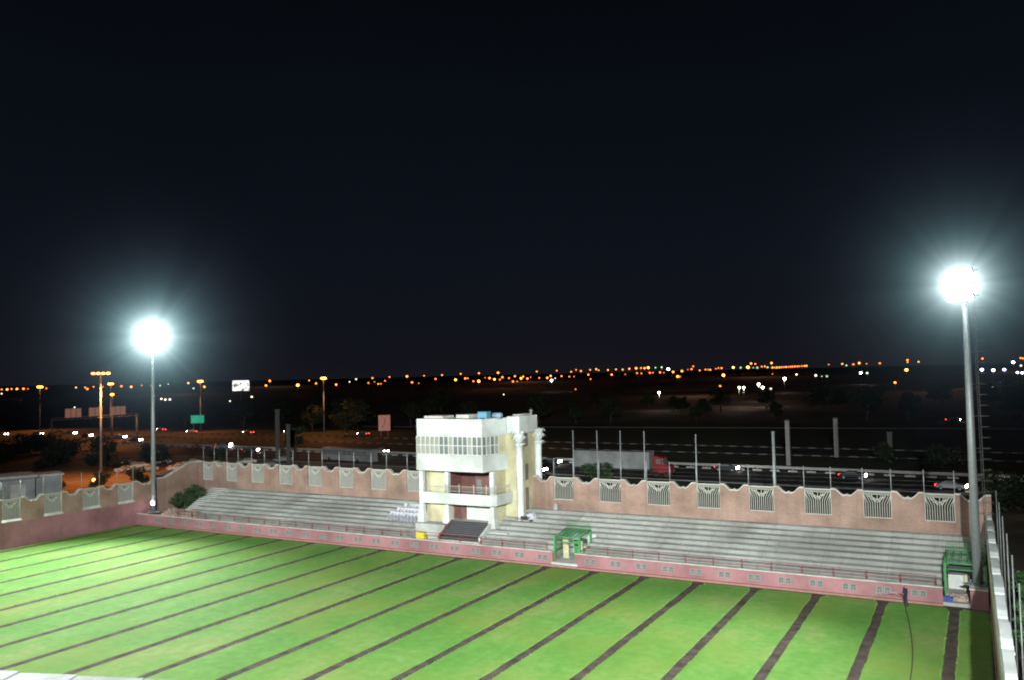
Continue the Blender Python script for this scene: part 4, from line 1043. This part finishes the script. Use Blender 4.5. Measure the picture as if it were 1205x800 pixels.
# lorry: white trailer, red cab, facing right
t = thing('lorry', 'articulated lorry with long white trailer and red cab on the near road', 'lorry', (-72.3,156.2,0), R(-2.7))
mb = MB(); mb.box(0,16.4,-1.25,1.25,1.25,4.55); tr = mb.build('trailer', M['truckwhite'], t, bevel=.05)
mb = MB()
for k in range(22): mb.box(.3+k*.74,.36+k*.74,-1.28,-1.253,1.3,4.5)
mb.build('side_ribs', M['truckwhite'], tr)
mb = MB(); mb.box(0,16.2,-1.0,1.0,1.0,1.22); mb.build('chassis', M['black'], t)
mb = MB(); mb.side([(0,0)], 0, 0) if False else mb.plate([(17.0,.6),(17.0,3.9),(17.6,3.95),(19.0,3.6),(19.35,2.4),(20.4,2.15),(20.6,1.6),(20.6,.6)], -1.2, 1.2); cb_ = mb.build('cab', M['red'], t, bevel=.08)
mb = MB(); mb.box(17.75,18.75,-1.225,-1.203,2.45,3.35); mb.add([(19.06,-1.0,3.5),(19.06,1.0,3.5),(19.36,1.0,2.5),(19.36,-1.0,2.5)], [(0,1,2,3)]); mb.build('window', M['darkglass'], cb_)
for x in (1.5,2.8,4.1,15.6,17.6,19.8):
    for s_ in (-1,1):
        mb = MB(); mb.tube([(0,-.16,0),(0,.16,0)], .5, 16); o = mb.build('wheel', M['black'], t); o.location = (x, s_*1.05, .5)
for s_ in (-1,1):
    mb = MB(); mb.box(20.603,20.65,s_*.9-.15,s_*.9+.15,.9,1.2); mb.build('headlight', M['carsilver'], t)
# coach
t = thing('coach', 'pale coach with dark window band on the road left of the pavilion', 'coach', (-142.5,159.8,0), R(-9.5))
mb = MB(); mb.plate([(0,.4),(0,3.1),(.25,3.3),(17.3,3.3),(17.7,2.9),(17.9,1.4),(17.9,.4)], -1.25, 1.25); mb.build('body', M['truckwhite'], t, bevel=.08)
for k in range(9):
    mb = MB(); mb.box(.8+k*1.78,2.4+k*1.78,-1.275,-1.253,1.75,2.85); mb.build('window', M['darkglass'], t)
for x in (3,13.5):
    for s_ in (-1,1):
        mb = MB(); mb.tube([(0,-.16,0),(0,.16,0)], .5, 14); o = mb.build('wheel', M['black'], t); o.location = (x, s_*1.12, .5)
for s_ in (-1,1):
    mb = MB(); mb.box(-.05,-.003,s_*1.0-.14,s_*1.0+.14,.9,1.25); mb.build('taillight', G['amber'], t)
# parked van among the cars
t = thing('van', 'pale box van parked askew beyond the left mast', 'van', (-190,149,0), R(-25))
mb = MB(); mb.box(-2.6,1.6,-1.1,1.1,.6,3.4); mb.build('box_body', M['carwhite'], t, bevel=.04)
mb = MB(); mb.plate([(1.65,.5),(1.65,2.4),(2.4,2.35),(3.0,1.5),(3.7,1.3),(3.75,.5)], -1.0, 1.0); o = mb.build('cab', M['carwhite'], t, bevel=.05)
mb = MB(); mb.add([(2.44,-.85,2.25),(2.44,.85,2.25),(2.99,.9,1.58),(2.99,-.9,1.58)], [(0,1,2,3)]); mb.box(1.8,2.5,-1.03,-1.003,1.5,2.1); mb.build('window', M['darkglass'], o)
mb = MB(); mb.box(-2.63,-2.603,-.6,.6,1.6,2.9); mb.build('rear_window', M['darkglass'], t)
for x in (-1.7,2.7):
    for s_ in (-1,1):
        mb = MB(); mb.tube([(0,-.12,0),(0,.12,0)], .38, 12); o = mb.build('wheel', M['black'], t); o.location = (x,s_*.95,.38)

# ------------------------------------------------------------------ cabin left of the end wall
t = thing('site_cabin', 'pale grey cabin with flat eaves behind the left end wall', 'cabin', (-126,73.5,0), R(68))
mb = MB(); mb.box(-12,2.6,0,5,0,6.3); mb.build('wall', M['grey'], t)
mb = MB(); mb.box(-12.5,2.9,-.9,5.3,6.303,6.75); mb.build('roof', M['coping'], t, bevel=.06)
mb = MB(); mb.box(2.9,6.4,.8,4.8,0,6.2); mb.build('annex', M['grey'], t)
mb = MB(); mb.box(2.93,6.7,.6,5.0,6.203,6.5); mb.build('annex_roof', M['coping'], t)
for x in (-2.4,-8):
    mb = MB(); mb.box(x-.9,x+.9,-.06,-.003,3.2,5.0); f_ = mb.build('window', M['coping'], t)
    mb = MB(); mb.box(x-.75,x+.75,-.09,-.063,3.35,4.85); mb.build('pane', M['darkglass'], f_)
mb = MB(); mb.box(-.6,1.4,-.05,-.003,0.2,5.4); mb.build('door', M['coping'], t)

# ------------------------------------------------------------------ signs, gantry, boards
t = thing('sign_gantry', 'road sign gantry with three boards across the highway', 'sign gantry', (-262,164.6,0))
mb = MB()
for y in (0,31.3):
    for dx in (-.35,.35): mb.tube([(dx,y,0),(dx,y,9.2)], .13, 6)
    for k in range(6): mb.tube([(-.35,y,1.4*k),(.35,y,1.4*(k+1))], .06, 4)
mb.build('leg', M['galv'], t)
mb = MB()
for dz in (0,.75): mb.tube([(0,0,8.75+dz),(0,31.3,8.75+dz)], .10, 6)
for k in range(20): mb.tube([(0,31.3*k/20,8.75+.75*(k%2)),(0,31.3*(k+1)/20,8.75+.75*((k+1)%2))], .05, 4)
mb.build('beam', M['galv'], t)
for y0_, y1_ in ((4.4,10.0),(12.8,17.1),(20.6,26.6)):
    mb = MB(); mb.box(.2,.32,y0_,y1_,9.3,12.3); s_ = mb.build('sign_board', M['signbrown'], t)
    mb = MB(); n_ = 3 if y1_-y0_ > 5 else 2
    for k in range(1,n_): y = y0_+(y1_-y0_)*k/n_; mb.box(.322,.35,y-.08,y+.08,9.35,12.25)
    mb.box(.322,.35,y0_+.05,y1_-.05,9.3,9.42); mb.build('board_joint', M['concpole'], s_)
t = thing('road_sign', 'green road sign on a tall post left of the coach', 'road sign', (-228,193.5,0), R(40))
mb = MB(); mb.box(-2.1,2.1,-.06,.06,6.4,9.1); s_ = mb.build('sign_board', M['signgreen'], t)
mb = MB()
for a, b_, c, d in ((-2.0,2.0,6.46,6.54),(-2.0,2.0,8.96,9.04),(-2.0,-1.92,6.543,8.957),(1.92,2.0,6.543,8.957)): mb.box(a,b_,-.075,-.062,c,d)
mb.build('sign_border', M['paint'], s_)
for x in (-1.2,1.2):
    mb = MB(); mb.tube([(x,.15,0),(x,.15,8.8)], .1, 6); mb.build('post', M['galv'], t)
t = thing('billboard', 'pinkish upright advertising board left of the pavilion', 'billboard', (-177.7,229.1,0), R(38))
mb = MB(); mb.box(-2.0,2.0,-.15,.15,2.1,7.4); s_ = mb.build('board', M['bill'], t)
mb = MB(); pts = [(-.9+1.6*math.sin(k/9*2.6)*(.4+k/18), 3.0+3.4*k/9) for k in range(10)]
mb.tube([(x,-.17,z) for x,z in pts], .12, 5); mb.build('printed_swirl', M['concpole'], s_)
for x in (-1.2,1.2):
    mb = MB(); mb.tube([(x,0,0),(x,0,2.1)], .12, 6); mb.build('post', M['galv'], t)
t = thing('led_billboard', 'brightly lit white screen on the skyline left of centre', 'billboard', (-292.6,272.7,0), R(47))
led = bpy.data.materials.new('led_screen'); led.use_nodes = True; nt = led.node_tree; N = nt.nodes; L = nt.links; N.remove(N['Principled BSDF'])
tcn = N.new('ShaderNodeTexCoord'); nz = N.new('ShaderNodeTexNoise'); nz.inputs['Scale'].default_value = .9; nz.inputs['Detail'].default_value = 3; L.new(tcn.outputs['Object'], nz.inputs['Vector'])
rp = N.new('ShaderNodeValToRGB'); e = rp.color_ramp.elements; e[0].position = .40; e[0].color = (.12,.12,.13,1); e[1].position = .52; e[1].color = (1,.97,.9,1); L.new(nz.outputs['Fac'], rp.inputs['Fac'])
em = N.new('ShaderNodeEmission'); em.inputs['Strength'].default_value = 1.6; L.new(rp.outputs['Color'], em.inputs['Color']); L.new(em.outputs[0], N['Material Output'].inputs['Surface']); led.cycles.emission_sampling = 'NONE'
mb = MB(); mb.box(-3.6,3.6,-.25,-.2,15.8,20.4); mb.build('screen', led, t)
mb = MB(); mb.box(-3.8,3.8,-.19,.2,15.6,20.6); mb.build('casing', M['cardark'], t)
mb = MB(); mb.tube([(0,.5,-1),(0,.5,19)], .3, 8); mb.build('post', M['dimpole'], t)

# ------------------------------------------------------------------ sodium masts and far street lamps
SOD = (1,.33,.07)
def sodium(label, x, y, zt, nl, span, lit=0, col='O', size=.55):
    z0_ = ground_z(math.hypot(x,y))
    t = thing('street_lamp', label, 'street lamp', (x,y,z0_), math.atan2(y,x)+math.pi/2)
    h = zt - z0_
    mb = MB(); mb.tube([(0,0,-.2),(0,0,h-.2)], [.3,.17], 8); mb.build('pole', M['galv'], t)
    mb = MB(); mb.tube([(-span,0,h-.25),(span,0,h-.25)], .07, 5); mb.build('crossarm', M['galv'], t)
    for k in range(nl):
        xx = -span + 2*span*k/max(1,nl-1) if nl > 1 else 0
        mb = MB(); mb.ball((0,0,0), size, nu=10, nv=6, sz=.6); f_ = mb.build('lamp_head', G[col], t); f_.location = (xx,-.1,h)
    if lit: spot('street_or_fill_light', (x*.985,y*.985,zt-.3), (x*.96,y*.96,0), lit*1.3, 140, SOD, .7, .5)
    return t
sodium('near sodium lamp mast with a row of four lamps behind the end wall', -164.3,114.1,22.4,4,1.45,24000, size=.42)
sodium('blazing sodium lamp above the highway at far left', -358,219.6,19.6,2,.45,14000, size=.8)
sodium('sodium lamp right of the near lamp mast, upper of two', -310,219.7,20.2,2,.45,14000, size=.72)
sodium('sodium lamp right of the near lamp mast, lower of two', -269,191.2,16.4,1,.3,12000, size=.68)
sodium('blazing sodium lamp between the left mast and the lit screen', -273.7,233.8,20.4,2,.45,14000, size=.72)
sodium('blazing sodium lamp on a dim pole above the coach', -219.8,246.1,20.5,2,.45,14000, size=.72)
t = thing('bollard_lamp', 'low lit lamp post on the sandy ground by the end wall', 'lamp', (-150.5,103,0))
mb = MB(); mb.tube([(0,0,0),(0,0,1.3)], .12, 7); mb.build('post', M['cardark'], t)
mb = MB(); mb.ball((0,0,1.55), .3, nu=8, nv=6); mb.build('lamp_head', G['amber'], t)
point('street_or_fill_light', (-184,208,12), 3500, SOD, .8)  # bare point lights over the roads, no fixture modelled
point('street_or_fill_light', (-118,209,12), 2200, SOD, .8)
point('street_or_fill_light', (20,162,11), 1800, SOD, .8)
LAB = dict(o=('orange street lamp glowing far off along the horizon','orange street lamps along the horizon'), O=('bright yellow-orange street lamp far off along the horizon','bright orange lamps along the horizon'),
           w=('faint white street lamp far off along the horizon','faint white lamps along the horizon'), W=('bright white lamp shining among the dark far trees','bright white lamps in the distance'),
           g=('faint greenish lamp far off along the horizon','greenish lamps along the horizon'), V=('violet white lamp on the far skyline at right','violet white lamps at the far right'))
protos = {}
for x, y, z, gz, k in LAMPS:
    if k not in protos:
        mb = MB(); mb.ball((0,0,0), 1.0, 0, nu=8, nv=6, sz=.85); mb.tube([(0,0,-7.5),(0,0,-.86)], [.11,.07], 4, 1)
        protos[k] = mb.build('street_lamp', [G[k], M['post']])
        o = protos[k]; tag(o, LAB[k][0], 'street lamp', LAB[k][1])
    else:
        o = protos[k].copy(); C.objects.link(o)
    D = math.hypot(x, y); s_ = D*(.00115 if k in 'owg' else .00165)
    o.location = (x,y,z); s_ *= rng.uniform(.55,1.15) if k in 'owg' else rng.uniform(.7,1.05); o.scale = (s_,)*3
    if k in 'W' and D < 900: point('street_or_fill_light', (x,y,z-1), 1500, (1,.8,.6), .5)
for x, y, z, p in ((-900,900,45,26000),(-560,1050,40,30000),(-260,1150,42,30000),(60,1200,40,26000),(-430,760,40,10000),(-760,620,38,14000),(-170,560,22,12000),(60,640,24,12000),(-20,600,23,7000)):  # added point lights without fixtures, standing in for a spread city glow
    point('street_or_fill_light', (x,y,z), p, (1,.5,.28), 1)
# low pale ridge of cleared ground
for (x0,y0_,x1,y1_,h) in ((-260,650,-150,700,6),(-20,560,95,610,6)):
    mb = MB(); a = Vector((x0,y0_)); b_ = Vector((x1,y1_)); d = (b_-a).normalized(); nr = Vector((-d.y,d.x)); L_ = (b_-a).length
    nu = 16; vs = []; fs = []
    for i in range(nu+1):
        for j, (off, hh) in enumerate(((-28,0),(-12,.75),(6,1),(40,0))):
            p = a + d*(L_*i/nu) + nr*off; e_ = math.sin(math.pi*min(1,max(0,i/nu)))**.4
            vs.append((p.x,p.y,ground_z(p.length)-.3+h*hh*e_*(1+.08*math.sin(i*2.1))))
    for i in range(nu):
        for j in range(3): fs.append((i*4+j,(i+1)*4+j,(i+1)*4+j+1,i*4+j+1))
    mb.add(vs, fs, sm=True); tag(mb.build('hill', M['sand']), kind='structure')

# ------------------------------------------------------------------ groundsman with a hose
def person():
    base = Vector((-6.0,77.4,.06))
    t = thing('person', 'person in dark navy clothes watering the turf with a hose', 'person', base, R(-60))
    J = dict(pel=(0,0,.93), wst=(0,.0,1.08), chs=(0,.02,1.30), nb=(0,.02,1.46), nk=(0,.0,1.52), hd=(0,-.03,1.62), tp=(0,-.02,1.73),
             lh=(-.09,0,.88), lk=(-.11,-.05,.49), la=(-.12,.03,.09), lt=(-.13,-.14,.04),
             rh=(.09,0,.88), rk=(.12,.0,.49), ra=(.14,.12,.09), rtt=(.16,-.04,.04),
             ls=(-.19,.02,1.41), le=(-.24,-.03,1.13), lw=(-.10,-.25,1.07), lm=(-.05,-.32,1.07),
             rs=(.19,.02,1.41), re=(.25,.02,1.12), rw=(.13,-.22,1.03), rm=(.07,-.29,1.04))
    E_ = [('pel','wst'),('wst','chs'),('chs','nb'),('nb','nk'),('nk','hd'),('hd','tp'),('pel','lh'),('lh','lk'),('lk','la'),('la','lt'),('pel','rh'),('rh','rk'),('rk','ra'),('ra','rtt'),
          ('chs','ls'),('ls','le'),('le','lw'),('lw','lm'),('chs','rs'),('rs','re'),('re','rw'),('rw','rm')]
    RAD = dict(pel=.15,wst=.135,chs=.16,nb=.075,nk=.055,hd=.095,tp=.07,lh=.10,lk=.065,la=.045,lt=.04,rh=.10,rk=.065,ra=.045,rtt=.04,ls=.07,le=.048,lw=.032,lm=.036,rs=.07,re=.048,rw=.032,rm=.036)
    # five fingers on each hand
    for s_, hand in ((-1,'lm'),(1,'rm')):
        hx, hy, hz = J[hand]
        for k in range(4):
            a = f'{hand}f{k}'; J[a] = (hx+s_*.0+.02, hy-.035+k*.004, hz+.03-.02*k); J[a+'t'] = (hx+.035, hy-.02, hz+.025-.022*k-.02)
            E_.append((hand,a)); E_.append((a,a+'t')); RAD[a] = .009; RAD[a+'t'] = .008
        J[hand+'th'] = (hx-.03, hy+.0, hz+.045); E_.append((hand,hand+'th')); RAD[hand+'th'] = .010
    names = list(J); me = bpy.data.meshes.new('body'); me.from_pydata([J[n_] for n_ in names], [(names.index(a),names.index(b_)) for a,b_ in E_], [])
    o = bpy.data.objects.new('body', me); C.objects.link(o); o.parent = t
    sk = o.modifiers.new('skin','SKIN'); 
    for i, n_ in enumerate(names): me.skin_vertices[0].data[i].radius = (RAD[n_],)*2
    me.skin_vertices[0].data[0].use_root = True
    sk.use_smooth_shade = True
    sb = o.modifiers.new('sub','SUBSURF'); sb.levels = 1; sb.render_levels = 1
    dg = bpy.context.evaluated_depsgraph_get(); ev = o.evaluated_get(dg); nm = bpy.data.meshes.new_from_object(ev)
    o.modifiers.clear(); o.data = nm; nm.materials.clear()
    for m in (M['skin'], M['navy'], M['black'], M['hair']): nm.materials.append(m)
    for p in nm.polygons:
        c = p.center; i = 1
        if c.z < .10: i = 2
        elif c.z > 1.49: i = 0
        elif c.y < -.235 and .95 < c.z < 1.2: i = 0
        if c.z > 1.665 or (c.z > 1.58 and c.y > .02): i = 3
        p.material_index = i; p.use_smooth = True
    # face: nose, eyes, mouth, ears
    mb = MB(); mb.ball((0,-.135,1.615), .017, nu=6, nv=4, sz=1.5)
    for s_ in (-1,1): mb.ball((s_*.09,-.03,1.62), .022, nu=6, nv=4, sz=1.4)
    mb.build('ear_and_nose', M['skin'], t)
    mb = MB()
    for s_ in (-1,1): mb.ball((s_*.034,-.118,1.645), .011, nu=6, nv=4)
    mb.box(-.025,.025,-.118,-.108,1.565,1.572); mb.build('eye_and_mouth', M['hair'], t)
    return t
person()
hp = [(-6.05,77.0,1.02),(-6.0,77.15,.55),(-6.0,77.0,.12),(-5.95,76.2,.09),(-5.6,73.6,.09),(-5.1,69.1,.09),(-4.78,65.4,.09),(-4.6,61.8,.09),(-4.54,59.2,.09),(-4.48,54.7,.09),(-4.1,48,.09),(-4.2,38,.09)]
def smooth(pts, n_=6):
    P = [Vector(p) for p in pts]; out = []
    for i in range(len(P)-1):
        p0, p1, p2, p3 = P[max(i-1,0)], P[i], P[i+1], P[min(i+2,len(P)-1)]
        for k in range(n_):
            u = k/n_; out.append(.5*((2*p1)+(-p0+p2)*u+(2*p0-5*p1+4*p2-p3)*u*u+(-p0+3*p1-3*p2+p3)*u**3))
    return out + [P[-1]]
mb = MB(); mb.tube([(-6.55,77.05,1.12)]+[tuple(p) for p in smooth(hp)], .032, 6)
tag(mb.build('hose', M['rubber']), 'long dark hose trailing across the turf from the person', 'hose')
mb = MB(); r_ = random.Random(3)
for _ in range(420):
    u = r_.random(); sp = .05+.55*u
    c = Vector((-6.6-2.4*u, 77.05+.2*u, 1.15+.25*u-1.1*u*u)) + Vector((r_.gauss(0,sp*.3),r_.gauss(0,sp*.4),r_.gauss(0,sp*.25)))
    c.z = max(.08, c.z); mb.ball(c, r_.uniform(.008,.02), nu=4, nv=3)
wm = mat('water_drops', (.75,.8,.85), .1, .05, 3, .0); wm.node_tree.nodes['Principled BSDF'].inputs['Transmission Weight'].default_value = .5
tag(mb.build('water_spray', wm), kind='stuff')

# ------------------------------------------------------------------ parapet of the roof the photographer stands on
t = thing('roof_parapet', 'white parapet edge in the bottom left foreground', 'parapet', (-9.2,5.12,0))
a = math.atan2(6.06-5.12, -6.7+9.2)
for k, (x0, x1, dz) in enumerate(((-2.6,.33,.03),(.335,1.0,.012),(1.005,1.75,.0),(1.755,6.5,-.012))):
    mb = MB(); mb.box(x0,x1,-.45,.0,16.8,17.0+dz); o = mb.build('coping_stone', M['parapet'], t, bevel=.012); o.rotation_euler.z = a
mb = MB(); mb.box(-2.6,6.5,-.42,-.04,0,16.797); o = mb.build('wall', M['cream'], t); o.rotation_euler.z = a
